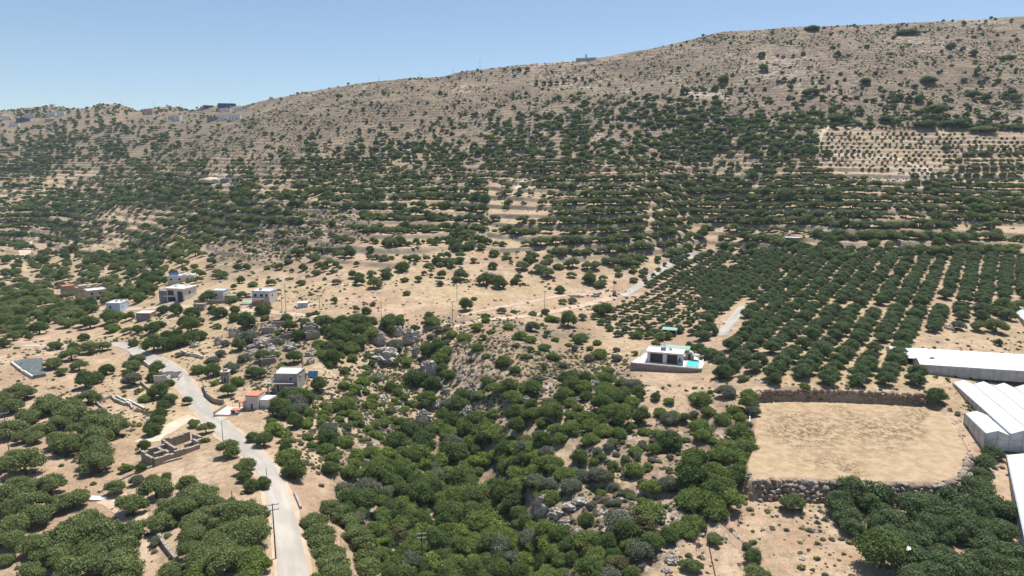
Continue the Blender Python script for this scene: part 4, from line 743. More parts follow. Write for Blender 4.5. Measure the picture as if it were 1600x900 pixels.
# ---- plants beyond the nearest 300 of a kind: one object per kind
def stuff(name, points, meshes, label, cat):
    """points: (x, y, z, rot, sx, sz, variant)"""
    P = np.array(points, np.float64); me_ = bpy.data.meshes.new(name); me_.vertices.add(len(P)); me_.vertices.foreach_set('co', P[:, :3].astype(np.float32).ravel())
    for nm_, ty, arr in (('rz', 'FLOAT', P[:, 3]), ('sx', 'FLOAT', P[:, 4]), ('sz', 'FLOAT', P[:, 5]), ('vr', 'FLOAT', P[:, 6])):
        at = me_.attributes.new(nm_, ty, 'POINT'); at.data.foreach_set('value', arr.astype(np.float32))
    o = link(name, me_); tag(o, label, cat, None, 'stuff')
    ng = bpy.data.node_groups.new(name, 'GeometryNodeTree'); ng.interface.new_socket('Geometry', in_out='INPUT', socket_type='NodeSocketGeometry'); ng.interface.new_socket('Geometry', in_out='OUTPUT', socket_type='NodeSocketGeometry')
    N = ng.nodes; L = ng.links; gi = N.new('NodeGroupInput'); go = N.new('NodeGroupOutput'); jn = N.new('GeometryNodeJoinGeometry')
    def attr(nm_):
        a_ = N.new('GeometryNodeInputNamedAttribute'); a_.data_type = 'FLOAT'; a_.inputs[0].default_value = nm_; return a_.outputs[0]
    cr = N.new('ShaderNodeCombineXYZ'); L.new(attr('rz'), cr.inputs[2]); cs_ = N.new('ShaderNodeCombineXYZ'); sx = attr('sx'); L.new(sx, cs_.inputs[0]); L.new(sx, cs_.inputs[1]); L.new(attr('sz'), cs_.inputs[2])
    for i, src in enumerate(meshes):
        oi = N.new('GeometryNodeObjectInfo'); oi.transform_space = 'ORIGINAL'; oi.inputs['Object'].default_value = src; oi.inputs['As Instance'].default_value = True
        ip = N.new('GeometryNodeInstanceOnPoints'); cm = N.new('FunctionNodeCompare'); cm.data_type = 'INT'; cm.operation = 'EQUAL'; rr_ = attr('vr'); L.new(rr_, cm.inputs[2]); cm.inputs[3].default_value = i
        L.new(gi.outputs[0], ip.inputs['Points']); L.new(cm.outputs[0], ip.inputs['Selection']); L.new(oi.outputs['Geometry'], ip.inputs['Instance']); L.new(cr.outputs[0], ip.inputs['Rotation']); L.new(cs_.outputs[0], ip.inputs['Scale']); L.new(ip.outputs[0], jn.inputs[0])
    L.new(jn.outputs[0], go.inputs[0]); md = o.modifiers.new('scatter', 'NODES'); md.node_group = ng; return o
def sources(k_, far_=True):
    want = CR[k_ + ('f' if far_ else '')]; out = []
    for me_ in want:
        us = [o for o in COL.objects if o.data == me_]
        if us: out.append(us[0])
    return out
# make sure that some plants of every kind carry each far crown
for k_ in 'orcg':
    if not rest.get(k_): continue
    have = {o.data for o in COL.objects if o.data in CR[k_ + 'f']}
    for me_ in CR[k_ + 'f']:
        if me_ not in have:
            p = rest[k_].pop(len(rest[k_]) // 2); s_ = p['w'] / 2 / .93; pl_ = place(p['x'], p['y'])
            o = link(KIND[k_]['nm'], me_, None, (p['X'], p['Y'], p['Z'] - .08)); o.scale = (s_, s_, s_); tag(o, ADJ[k_] + ' ' + pl_, KIND[k_]['cat'], ADJ[k_] + 's ' + pl_)
RL = {'o': ('distant_olive_groves', 'many small grey green olive trees covering the distant terraces', 'groves'), 'r': ('distant_orchard', 'round fruit trees filling the rest of the orchard rows', 'orchard'),
      'c': ('distant_evergreens', 'many small dark evergreen trees dotting the distant hillside', 'far trees'), 'g': ('distant_bushes', 'many small green bushes scattered over distant slopes', 'far bushes'),
      's': ('distant_grey_bushes', 'many grey green bushes scattered over distant slopes', 'far bushes'), 'd': ('distant_dry_shrubs', 'dry shrubs scattered over distant slopes', 'far shrubs'), 'y': ('distant_yellow_bushes', 'yellow green bushes on distant slopes', 'far bushes'), 'u': ('distant_rusty_bushes', 'rusty bushes on distant slopes', 'far bushes')}
print('PLANTS', {k_: cnt[k_] for k_ in cnt}, 'rest', {k_: (len(v_), max(p['px'] for p in v_)) for k_, v_ in rest.items()})
for k_, ps in rest.items():
    src = sources(k_, True) or sources(k_, False)
    nearp = [p for p in ps if p['px'] > 15]; srcn = sources(k_, False)
    pt = []
    for p in ps:
        s_ = p['w'] / 2 / .93; big = p['px'] > 14 and srcn
        v_ = len(src) + random.randrange(len(srcn)) if big else random.randrange(len(src))
        pt.append((p['X'], p['Y'], p['Z'] - .08, random.uniform(0, 6.28), s_, s_ * random.uniform(.88, 1.12), v_))
    stuff(RL[k_][0], pt, src + srcn, RL[k_][1], RL[k_][2])

# ---- low cushions of phrygana, small green bushlets and stones: nobody could count them
def lowcushion(name, seed, mat, leaves, leaf): return crown_mesh(name, seed, mat, 5, leaf, leaves, .0, .75, .5, (.34, .5), .7, core=.85)
cush = []
for i, (mt, nm_, lab) in enumerate([('dry', 'cushion_shrub', 'dry grey cushion shrub on bare ground right below the pool villa wall'), ('grey', 'cushion_shrub', 'grey green cushion shrub on bare ground right below the pool villa wall'), ('bush', 'cushion_shrub', 'small green cushion shrub on bare ground right below the pool villa wall'), ('reed', 'grass_tuft', 'straw yellow grass tuft on bare ground right below the pool villa wall')]):
    h_ = hit(1010 + 26 * i, 603 + 3 * (i % 2)); o = link(nm_, lowcushion(nm_, 900 + i, M[mt], 420, .13), None, (h_[0], h_[1], h_[2] - .04)); o.scale = (.6, .6, .5); tag(o, lab, 'shrub' if i < 3 else 'grass'); cush.append(o)
iv, jf = ICO[1]; rk = []
for i in range(3):
    g_ = np.random.default_rng(50 + i); vv = iv * (1 + .28 * g_.standard_normal((len(iv), 1))) * np.array([1, .8, .55]); o = link('stone', mesh_np('stone', vv, jf, M['rock'])); h_ = hit(1018 + 22 * i, 612); o.location = h_[:3]; o.scale = (.5, .5, .5)
    tag(o, ['flat pale stone', 'lumpy pale stone', 'narrow pale stone'][i] + ' on bare ground right below the pool villa wall', 'stone'); rk.append(o)
cells = []
def scatter(n_, f_den, yr, xr=(0, 1600)):
    out = []
    a_ = RNG.uniform(R(-40), R(40), n_ * 3); r_ = np.exp(RNG.uniform(math.log(yr[0]), math.log(yr[1]), n_ * 3)) if False else np.sqrt(RNG.uniform(yr[0] ** 2, yr[1] ** 2, n_ * 3)); X = np.sin(a_) * r_; Y = np.cos(a_) * r_; Z_ = gz(X, Y)
    px_, py_, D_ = project(X, Y, Z_); keep = (px_ > -30) & (px_ < 1630) & (py_ < 915) & (RNG.uniform(size=len(X)) < f_den(px_, py_, X, Y))
    keep &= polydist(X, Y, [tuple(p) for p in ROAD]) > 3.4
    keep &= ~inpoly(X, Y, FIELD) & ~inpoly(px_, py_, [(985, 540), (1110, 540), (1115, 592), (985, 585)])
    return X[keep][:n_], Y[keep][:n_], Z_[keep][:n_]
def den_c(px_, py_, X, Y):
    nz_ = fbm(X, Y, 22, 3, 5); b = np.full(len(px_), .10) + np.where(py_ < 290, .35, 0)
    for pl, v_ in SCRUB + [([(1090,770),(1275,760),(1330,850),(1330,910),(1040,910),(1040,860)], .35), ([(390,560),(720,520),(760,650),(620,700),(590,760),(480,760),(395,690)], .8), ([(690,560),(1000,560),(1010,610),(1180,620),(1180,700),(700,690)], .5), ([(150,640),(240,640),(215,690),(160,690)], .3)]:
        b = np.where(inpoly(px_, py_, pl), np.maximum(b, v_), b)
    b = np.where(inpoly(px_, py_, OR_POLY) | inpoly(px_, py_, CLEAR[0]), .02, b); b = np.where(inpoly(px_, py_, [(1280, 200), (1610, 206), (1610, 292), (1275, 270)]), .04, b); return b * np.clip(.55 + 1.5 * nz_, 0.05, 1.3)
pt = []
for n_, yr, smin, smax in ((42000, (75, 330), .22, .95), (52000, (300, 960), .45, 1.5)):
    X, Y, Z_ = scatter(n_, den_c, yr)
    nz_ = fbm(X, Y, 30, 3, 95)
    for x, y, z, q in zip(X, Y, Z_, nz_):
        s_ = smin + (smax - smin) * random.random() ** 2.2; u_ = random.random(); green = (.33 if x * x + y * y < 9e4 else .62) + .5 * q
        pt.append((x, y, z - .05, random.uniform(0, 6.28), s_, s_ * random.uniform(.6, 1.0), 2 if u_ < green * .6 else (1 if u_ < green + .15 else (0 if u_ < .82 else 3))))
stuff('ground_cover', pt, cush, 'low dry cushion shrubs and grass tufts covering the slopes', 'ground cover')
pt = []
for n_, yr, smax in ((5000, (80, 330), .75), (7000, (300, 800), 1.8)):
    X, Y, Z_ = scatter(n_, den_c, yr)
    for x, y, z in zip(X, Y, Z_): s_ = .15 + smax * random.random() ** 3; pt.append((x, y, z, random.uniform(0, 6.28), s_, s_, random.randrange(3)))
stuff('scattered_stones', pt, rk, 'pale stones scattered over the dry slopes', 'stones')
_hit0 = hit
def hit(x, y):
    for d_ in (0, 1, 2, 3, 5, 8, 12, 18):
        h_ = _hit0(x, y + d_)
        if h_: return h_
# ---------------------------------------------------------------- buildings
def az_of(X, Y): return math.atan2(X, Y)
def opening(parent, kind, x, z, w_, h_, face, W_, Dp, frame=None, pane=None):
    """a window or door standing 4 cm proud of a wall face: 'f' front (-y), 'r' right (+x), 'l' left (-x)"""
    fr_, pn = MB(), MB(); t_ = .12
    def bx(mb, a, b, c, d_, o1, o2):
        if face == 'f': mb.box(a, b, -o2, -o1, c, d_)
        elif face == 'r': mb.box(W_ + o1, W_ + o2, a, b, c, d_)
        else: mb.box(-o2, -o1, a, b, c, d_)
    bx(fr_, x, x + w_, z + h_ - t_, z + h_, .003, .08); bx(fr_, x, x + t_, z, z + h_ - t_ - .002, .003, .08); bx(fr_, x + w_ - t_, x + w_, z, z + h_ - t_ - .002, .003, .08); bx(fr_, x + t_ + .002, x + w_ - t_ - .002, z, z + t_, .003, .08)
    bx(pn, x + t_ + .003, x + w_ - t_ - .003, z + t_ + .003, z + h_ - t_ - .003, .004, .03)
    f_ = fr_.build(kind, frame or M['white'], parent); pn.build('pane' if kind == 'window' else 'panel', pane or M['glass'], f_); return f_
def house(px, py, yaw, W_, Dp, H_, label, cat='house', name='house', wall='white', roof='white', parapet=.35, wins=(), sink=1.5, extra=None, group=None, lift=0.0):
    """flat roofed block; (px, py) is the photo pixel of the middle of its front foot"""
    h_ = hit(px, py); X, Y, Z_ = h_[:3]; rz = -az_of(X, Y) + R(yaw)
    ox, oy = X - W_ / 2 * math.cos(rz), Y - W_ / 2 * math.sin(rz)
    e = empty(name, (ox, oy, Z_ + lift), rz, label, cat, group)
    MB().box(0, W_, 0, Dp, -sink, H_).build('wall', M[wall], e)
    r_ = MB().box(-.12, W_ + .12, -.12, Dp + .12, H_ + .003, H_ + .18)
    if parapet:
        for q_ in ((-.12, W_ + .12, -.12, .1), (-.12, W_ + .12, Dp - .1, Dp + .12), (-.12, .1, .103, Dp - .103), (W_ - .1, W_ + .12, .103, Dp - .103)): r_.box(q_[0], q_[1], q_[2], q_[3], H_ + .183, H_ + .183 + parapet)
    r_.build('roof', M[roof], e)
    for (kd, x, z, w_, hh, fc) in wins: opening(e, kd, x, z, w_, hh, fc, W_, Dp)
    if extra: extra(e)
    return e
def block_part(name, mat, e, *boxes):
    mb = MB()
    for b_ in boxes: mb.box(*b_)
    return mb.build(name, M[mat], e)
W, Dr = 'window', 'door'
# three stone cottages in the valley
house(110, 463, 12, 7, 7, 6.2, 'tall stone cottage with pinkish roof, left end of the valley trio', wall='tan', roof='tile', wins=[(W,1,3.6,1.2,1.3,'f'),(Dr,4,0,1.3,2.2,'f'),(W,2.5,3.6,1.1,1.3,'r')], extra=lambda e: (block_part('terrace', 'cream', e, (-3, -.01, -2, 3, 0, .25)), block_part('porch', 'conc', e, (7.02, 11, -1.5, 2, 2.3, 2.55))))
house(133, 465, 12, 7.2, 7, 5.8, 'stone cottage with pale flat roof, middle of the valley trio', wall='tan', roof='cream', wins=[(W,.9,3.2,1.3,1.3,'f'),(Dr,3.2,0,1.2,2.2,'f'),(W,5,3.2,1.2,1.3,'f'),(W,2,3.2,1.2,1.3,'r')], extra=lambda e: block_part('upper_room', 'cream', e, (1.5, 6, 2, 6.4, 6.25, 7)))
house(153, 469, 12, 9, 8, 5.4, 'pale stone cottage with dark ground floor, right end of the valley trio', wall='cream', roof='white', wins=[(W,.8,.2,2.2,2.1,'f'),(W,3.6,.2,2.2,2.1,'f'),(W,6.4,.2,1.8,2.1,'f'),(W,1.2,3.1,1.6,1.6,'f'),(W,5.2,3.1,2,1.6,'f'),(W,3,3,1.3,1.3,'r')], extra=lambda e: block_part('terrace', 'conc', e, (-2.5, -.02, -2.5, 4, -1, .3)))
# village
house(178, 492, -28, 6.2, 8, 5.3, 'small box shaped house, pale blue on its shaded side, by the lane', wall='bluew', roof='white', wins=[(W,1.2,2.9,1.2,1.5,'f'),(Dr,3.6,0,1.2,2.1,'f'),(W,2,3,1.1,1.2,'r')], extra=lambda e: block_part('water_tank', 'metal', e, (2, 3.2, 4, 5, 5.5, 6.1), (4, 4.8, 5, 5.8, 5.5, 6.3)))
house(224, 501, -30, 6, 5.2, 3.2, 'low grey hut with flat concrete roof and stone end wall', cat='hut', name='hut', wall='greyc', roof='paleconc', parapet=0, wins=[(W,1.5,1.2,1,1,'f')], extra=lambda e: block_part('end_wall', 'tan', e, (6.004, 6.1, .1, 5.1, -1, 3.1)))
def modern(e):
    block_part('upper_floor', 'white', e, (-.5, 9.4, -.6, 9, 6.05, 6.5)); block_part('balcony', 'white', e, (-.6, 4.2, -1.8, -.003, 2.7, 2.95)); block_part('side_block', 'greyc', e, (-6.5, -.01, 3, 9, -1, 4.4)); block_part('ramp_wall', 'white', e, (5.2, 5.6, -9, -.01, -2, .7))
    block_part('garage', 'dark', e, (.6, 4.4, -.12, -.004, .1, 2.3)); block_part('roof_box', 'white', e, (2, 3.4, 3, 4.4, 6.51, 7.2), (5.8, 7.4, 5, 6.2, 6.51, 7.1))
house(275, 472, -38, 9, 9, 5.8, 'modern white two storey house with dark glass front above the lane', wall='whitewall', roof='white', parapet=0, wins=[(W,.5,3,3.4,2.5,'f'),(W,5.4,.3,3,4.9,'f'),(W,3,3.2,1.6,1.6,'r')], extra=modern)
def solarh(e):
    p_ = MB(); p_.add([(.5,1,3.55),(5.2,1,3.55),(5.2,4,4.7),(.5,4,4.7),(.5,1,3.45),(5.2,1,3.45),(5.2,4,4.6),(.5,4,4.6)], [(0,1,2,3),(7,6,5,4),(0,4,5,1),(1,5,6,2),(2,6,7,3),(3,7,4,0)]); p_.build('solar_panel', M['solar'], e)
    block_part('roof_box', 'white', e, (7, 9, 2, 4, 3.4, 4.3), (10.2, 11.4, 1.5, 3, 3.4, 4.1), (9.4, 10, 4, 5, 3.4, 4.6))
house(283, 441, -10, 13, 6, 3.2, 'low white house with tilted solar panels on its roof above the modern house', wall='whitewall', roof='white', wins=[(W,1,1,1.5,1.2,'f'),(W,5,1,1.5,1.2,'f'),(W,9,1,1.5,1.2,'f')], extra=solarh)
house(341, 471, -25, 5, 6, 4.6, 'white cottage behind a dark tree beside low stone sheds', wall='whitewall', roof='white', wins=[(W,1.2,2.4,1.1,1.3,'f'),(W,2,2.2,1,1.2,'r')], extra=lambda e: (block_part('stone_shed', 'stonelt', e, (5.3, 10, .5, 5, -1, 2.6)), block_part('low_wall', 'stone', e, (-7, 9.5, -3.2, -2.7, -1.5, 1.2))))
house(311, 486, -20, 4.2, 4, 2.6, 'small roofless looking stone shed by the lane', cat='shed', name='stone_shed', wall='stonelt', roof='stone', parapet=.3, wins=[(Dr,1.4,0,1.1,1.9,'f')])
def redcar_house(e):
    block_part('brick_base', 'tile', e, (-.1, 8.1, -.08, -.004, -.8, 1.4)); block_part('balcony', 'white', e, (-.6, 6.2, -1.6, -.1, 2.6, 2.8)); block_part('string_course', 'tile', e, (-.05, 8.05, -.06, -.004, 2.85, 3.05))
    block_part('pool_cover', 'greenroof', e, (-5.5, -.6, 1, 4.5, .3, .5)); block_part('terrace', 'paleconc', e, (-6, -.02, .2, 6, -1.5, .25)); block_part('roof_box', 'metal', e, (1.8, 3, 3, 4, 5.9, 6.6))
house(408, 476, -28, 8, 7.5, 5.6, 'white two storey house with brick red base and a red car outside', wall='whitewall', roof='white', wins=[(W,.8,3.3,1.6,1.5,'f'),(W,3.6,3.3,1.6,1.5,'f'),(W,6.1,3.3,1.2,1.5,'f'),(Dr,4.2,1.42,1.1,1.1,'f'),(W,2,3.2,1.3,1.3,'r')], extra=redcar_house)
house(473, 481, -5, 4, 2.6, 2.0, 'small white cabin alone right of the utility poles', cat='cabin', name='cabin', wall='bluew', roof='white', parapet=0, wins=[(W,1.4,.7,.9,.7,'f')])
def unfin(e):
    block_part('balcony', 'conc', e, (-1.6, 6.4, -1.6, -.003, 2.75, 2.95)); block_part('stair', 'greyc', e, (1, 2.4, -1.3, -.2, -.5, .6), (2.41, 3.8, -1.3, -.2, -.5, 1.1), (3.81, 5.2, -1.3, -.2, -.5, 1.7), (5.21, 6.6, -1.3, -.2, -.5, 2.3)); block_part('column', 'conc', e, (-1.5, -1.2, -1.5, -1.2, -1.5, 2.7)); block_part('roof_edge', 'conc', e, (.3, .6, .3, .6, 5.6, 6.3), (6.6, 6.9, 5.5, 5.8, 5.6, 6.3))
house(447, 612, -22, 7, 6.5, 5.3, 'unfinished bare concrete two storey house with outside stair', wall='conc', roof='paleconc', parapet=.15, wins=[(W,4.6,3.3,1,1.3,'f'),(W,.6,.4,1,1.8,'f'),(W,2,3.2,1.2,1.3,'r')], extra=unfin)
def redroof(e):
    block_part('tiled_roof', 'tile', e, (-.3, 4.6, -.3, 5.2, 4.62, 4.85)); block_part('porch_roof', 'tile', e, (-2.6, -.32, -.8, 2.4, 2.5, 2.7), (-3.6, -.4, -4.4, -1.8, .9, 1.1)); block_part('porch_wall', 'whitewall', e, (-2.4, -.01, 2.1, 2.5, -1, 2.49), (-2.4, -2.1, -.6, -.3, -1, 2.49)); block_part('side_wing', 'white', e, (4.62, 8.6, 1, 6, -2, 3.2)); block_part('low_wall', 'tan', e, (-3.5, -3.1, -4.3, -1.9, -2, .89), (-9.6, -9.2, -5, 3, -2.5, .5))
    block_part('yard', 'paleconc', e, (-9.18, -.02, -5, -.85, -2.5, -.35), (-9.18, -2.62, -.84, 3, -2.5, -.35))
rr_ = house(397, 640, -28, 4.5, 5, 4.4, 'white house with terracotta roofs and a pale paved yard at the road', wall='whitewall', roof='tile', parapet=0, sink=2.5, wins=[(Dr,1.6,0,1.1,2.1,'f'),(W,1.5,2.6,1.4,1,'r')], extra=redroof); rr_.scale = (.78, .78, .85)
plant(421, 650, 26, 'c', force=True) if False else None
house(352, 598, -15, 2.4, 2.4, 3.4, 'tiny pale stone chapel like hut among trees above the road', cat='hut', name='hut', wall='stonelt', roof='paleconc', parapet=0, wins=[(Dr,.7,0,.9,1.9,'f')], extra=lambda e: block_part('steps', 'stonelt', e, (.5, 1.9, .5, 1.9, 3.6, 4.2)))
# ridge and hillside buildings, far away
FAR = [(10,186,11,4,'white','pale house at the far left edge of the ridge village'),(37,190,16,5,'navy','dark blue clad house among white ones on the left ridge'),(48,184,12,5,'white','white house standing above the dark blue house, left ridge'),(22,197,11,4,'white','low white house lowest of the left ridge village'),
 (80,181,12,5,'white','left one of the paired white houses, left ridge village'),(95,180,10,6,'white','right one of the paired white houses, left ridge village'),(78,189,12,3,'cream','low cream house under the paired white houses'),(81,165,6,3,'white','tiny white building on the skyline at far left'),
 (233,178,10,7,'pinkw','pink two storey house alone on the left ridge'),(268,186,9,4,'bluew','pale blue house left of the white one on dark slope'),(276,187,9,6,'white','white house touching a pale blue one, left ridge'),
 (326,168,14,3,'navy','long dark house left of the hilltop villa'),(334,188,12,4,'greyc','grey walled end of the long white terrace of houses'),(348,187,14,6,'white','white block in the middle of the terrace of houses'),(366,187,15,6,'white','white block at the right end of the terrace of houses'),
 (352,174,14,4,'white','white house just below the dark hilltop villa'),(373,173,11,4,'white','smaller white house right of the dark hilltop villa'),(354,166,24,4,'navy','widest dark villa with flat roof on the ridge')]
for i, (px, py, w_, hh, wl, lb) in enumerate(FAR):
    wn = [(W, 1 + j * (w_ - 2) / max(2, w_ // 5), 1.0 if hh < 5 else 3.0, 1.1, 1.2, 'f') for j in range(int(max(2, w_ // 5)))] + ([(W, 1 + j * (w_ - 2) / max(2, w_ // 4), .4, 1.0, 1.8, 'f') for j in range(int(max(2, w_ // 4)))] if hh >= 5 else [])
    house(px, py + 1, random.choice((-25, -12, 8)), w_, 8, hh, lb, wall=wl, roof='white' if wl not in ('navy', 'greyc') else 'greyc', wins=wn, lift=.6)
house(915, 96, -12, 24, 8, 3.5, 'long low building with blue grey roof on the skyline, upper centre', cat='building', name='hilltop_building', wall='whitewall', roof='bluetank', parapet=0, wins=[(W, 1.2 + 3.2 * j, .8, 2.2, 1.8, 'f') for j in range(7)], lift=.5, extra=lambda e: block_part('chimney', 'greyc', e, (11, 12.4, 3, 4.4, 3.7, 8)))
e = house(424, 156, 0, 6, 5, 3, 'tiny white chapel on the skyline', cat='chapel', name='chapel', wall='white', roof='white', parapet=0, wins=[(Dr,2.4,0,1.2,2,'f')], lift=.4)
mb = MB(); mb.prism([(3 + 1.6 * math.cos(a * .628), 2.5 + 1.6 * math.sin(a * .628)) for a in range(10)], 3.2, 4.4); mb.add([(3 + 1.6 * math.cos(a * .628), 2.5 + 1.6 * math.sin(a * .628), 4.402) for a in range(10)] + [(3, 2.5, 6.2)], [(a, (a + 1) % 10, 10) for a in range(10)] + [tuple(range(9, -1, -1))]); mb.build('dome', M['white'], e)
house(371, 285, -20, 11, 6, 4, 'open sided pale shed beside the quarry heap', cat='shed', name='shed', wall='conc', roof='metal', parapet=0, wins=[(W,.6,.4,2.8,2.8,'f'),(W,4,.4,2.8,2.8,'f'),(W,7.4,.4,2.8,2.8,'f')])
house(352, 285, -15, 9, 5, 3, 'grey retaining block beside the quarry shed', cat='shed', name='shed', wall='greyc', roof='conc', parapet=0)
house(1243, 379, 2, 11, 4, 2.6, 'long low white shed among terrace olives', cat='shed', name='shed', wall='greyc', roof='white', parapet=0, wins=[(W,1,.9,1.6,1,'f'),(W,7,.9,1.6,1,'f')])
house(520, 394, 5, 11, 3.5, 2.4, 'low ruined stone barn among trees left of centre', cat='shed', name='stone_shed', wall='stonelt', roof='stonelt', parapet=.2, wins=[(Dr,1,0,1.3,1.8,'f')])
# quarry heap
def heap(px, py, r_, h_, mat, label, name='earth_heap'):
    p = hit(px, py); iv_, jf_ = ICO[3]; vv = iv_.copy(); vv[:, 2] = np.maximum(vv[:, 2], -.2); n_ = fbm(vv[:, 0] * 3 + px, vv[:, 1] * 3, 1.0, 3, 9); vv = vv * np.array([r_, r_ * .7, h_]) * (1 + .5 * n_[:, None])
    o = link(name, mesh_np(name, vv, jf_, mat, True), None, (p[0], p[1], p[2] - .1)); tag(o, label, 'heap'); return o
heap(333, 284, 11, 4.2, M['pale'], 'pale heap of quarried earth beside a shed on the left hillside')
heap(897, 462, 4, 1.2, M['track'], 'low brown earth heap on the dry field left of the white car')
# ---- villa with pool
fl = at_z(985, 567, -.5); fr = at_z(1096, 577, -.5)
rz = math.atan2(fr[1] - fl[1], fr[0] - fl[0]); WD = math.hypot(fr[0] - fl[0], fr[1] - fl[1]); 
# terrace with its stone wall
ter = empty('villa_terrace', (fl[0], fl[1], -.5), rz, 'white raised terrace with dark rubble retaining wall carrying the pool villa', 'terrace'); DD = 14.5
base = [(0, 0), (WD, 0), (WD + .6, DD), (3.2, DD)]
MB().prism([(x, y) for x, y in base], -5, -.06).build('retaining_wall', M['stone'], ter)
cop = MB(); cop.prism([(-.1, -.1), (WD + .1, -.1), (WD + .7, DD), (3.1, DD)], -.057, .02); cop.build('paving', M['white'], ter)
cp = MB(); cp.box(-.1, WD + .1, -.12, .22, .023, .32); cp.box(WD - .25, WD + .1, .223, DD - 2, .023, .5); cp.build('low_parapet', M['white'], ter)
def vl(x, y, z=0): return (fl[0] + x * math.cos(rz) - y * math.sin(rz), fl[1] + x * math.sin(rz) + y * math.cos(rz), -.5 + z)
v = empty('villa', vl(4.8, 2.6, .024), rz, 'white flat roofed villa with brown shutters beside the turquoise pool', 'villa'); VW = 10.8
block_part('wall', 'whitewall', v, (.3, VW - .3, 1.2, 5.6, 0, 3.3), (0, .9, 0, 5.9, 0, 3.3), (4.8, 6.1, 0, 1.198, 0, 3.3), (VW - 1.5, VW, 0, 5.9, 0, 3.3))
block_part('roof', 'white', v, (-.35, VW + .35, -.35, 6.2, 3.303, 3.62), (-.35, VW + .35, 5.9, 6.2, 3.623, 3.9))
block_part('shutter', 'shutter', v, (.905, 4.795, .5, .62, 0, 3.0)); block_part('shutter', 'shutter', v, (6.105, VW - 1.505, .5, .62, 0, 3.0))
block_part('lintel', 'whitewall', v, (.905, 4.795, .1, 1.15, 3.003, 3.3)); block_part('lintel', 'whitewall', v, (6.105, VW - 1.505, .1, 1.15, 3.003, 3.3))
opening(v, 'window', VW - 1.1, 1.1, .7, 1.2, 'f', VW, 5.9)
mb = MB(); mb.bar((4.6, 2.6, 3.62), (4.6, 2.6, 4.3), .08); mb.bar((3.9, 2.2, 4.35), (5.6, 2.2, 4.35), .33, n_=10); mb.build('water_tank', M['bluetank'], v)
block_part('chimney', 'white', v, (4.5, 5.0, 4.7, 5.2, 3.63, 5.9)); block_part('roof_unit', 'metal', v, (6.4, 7.3, 3, 3.7, 3.63, 4.2)); block_part('tank_stand', 'metal', v, (3.9, 5.5, 1.95, 2.45, 3.64, 3.98))
cn = empty('green_canopy', vl(9.6, 9.2, 0.024), rz, 'pale green sheet canopy joined behind the villa roof', 'canopy'); block_part('canopy_sheet', 'greenroof', cn, (0, 7.6, 0, 5.4, 3.1, 3.22)); 
for x, y in ((.1, .1), (7.3, .1), (.1, 5.1), (7.3, 5.1)): block_part('post', 'white', cn, (x, x + .15, y, y + .15, -1.6, 3.097))
p = hit(1044, 526); cn = empty('green_canopy', (p[0] - 2.5, p[1], p[2]), rz, 'small pale green carport roof farther back among the trees', 'canopy'); block_part('canopy_sheet', 'greenroof', cn, (0, 5.4, 0, 4.6, 2.6, 2.72))
for x, y in ((.1, .1), (5.1, .1), (.1, 4.3), (5.1, 4.3)): block_part('post', 'white', cn, (x, x + .15, y, y + .15, -.5, 2.597))
pe = empty('pergola', vl(2.2, 5.0, .024), rz, 'light pergola over the left end of the villa terrace', 'pergola'); mb = MB(); 
for i in range(6): mb.box(0.0, 2.6, .2 + i * .8, .35 + i * .8, 2.3, 2.42)
mb.build('slat_roof', M['paleconc'], pe)
for x, y in ((0, 0), (2.4, 0), (0, 4.4), (2.4, 4.4)): block_part('post', 'wood', pe, (x, x + .12, y, y + .12, 0, 2.297))
po = empty('swimming_pool', vl(WD - 4.9, 1.3, .024), rz, 'turquoise swimming pool at the right end of the villa terrace', 'pool'); block_part('water', 'water', po, (.3, 3.7, .3, 6.4, -.02, .12)); block_part('rim', 'cream', po, (0, 4, 0, .298, -.02, .2), (0, 4, 6.402, 6.7, -.02, .2), (0, .298, .3, 6.4, -.02, .2), (3.702, 4, .3, 6.4, -.02, .2))
mb = MB(); mb.prism([(math.cos(a * .524) * .9, math.sin(a * .524) * .9) for a in range(12)], 0, 1.3); o = mb.build('round_tank', M['bluetank'], None, vl(WD - 6.5, 2.2, .03)); tag(o, 'round blue grey tub standing left of the pool', 'tub')
ar = empty('arched_shed', vl(WD - 5.6, 9.2, .03), rz, 'small arched beige garden shed behind the pool', 'shed'); prof = [(1.3 + 1.3 * math.cos(a), 1.4 + 1.2 * math.sin(a)) for a in np.linspace(0, math.pi, 9)]; prof = [(2.6, 0)] + prof + [(0, 0)]; n_ = len(prof)
MB().add([(x, 0, z) for x, z in prof] + [(x, 2.4, z) for x, z in prof], [tuple(range(n_)), tuple(range(2 * n_ - 1, n_ - 1, -1))] + [(i, n_ + i, n_ + (i + 1) % n_, (i + 1) % n_) for i in range(n_)]).build('shell', M['cream'], ar); block_part('door', 'shutter', ar, (.9, 1.7, -.05, -.004, 0, 1.9))
def umbrella(loc, label, h_=2.3, r_=1.5, mat='white'):
    u = empty('sunshade', loc, 0, label, 'sunshade'); MB().bar((0, 0, 0), (0, 0, h_), .04).build('pole', M['wood'], u)
    ring = [(r_ * math.cos(a * .785), r_ * math.sin(a * .785), h_ - .35) for a in range(8)]; MB().add(ring + [(0, 0, h_ + .1), (0, 0, h_ - .30)], [(i, (i + 1) % 8, 8) for i in range(8)] + [((i + 1) % 8, i, 9) for i in range(8)]).build('shade', M[mat], u)
umbrella(vl(WD - 2.4, 9.6, .03), 'grey sunshade open right behind the turquoise pool', 2.2, 1.5, 'metal')
for i, (x, y) in enumerate([(1402, 880), (1411, 879)]): p = hit(x, y); umbrella((p[0], p[1], p[2]), ['left', 'right'][i] + ' one of two white sunshades under the fresh green tree', 3.2, 1.0)
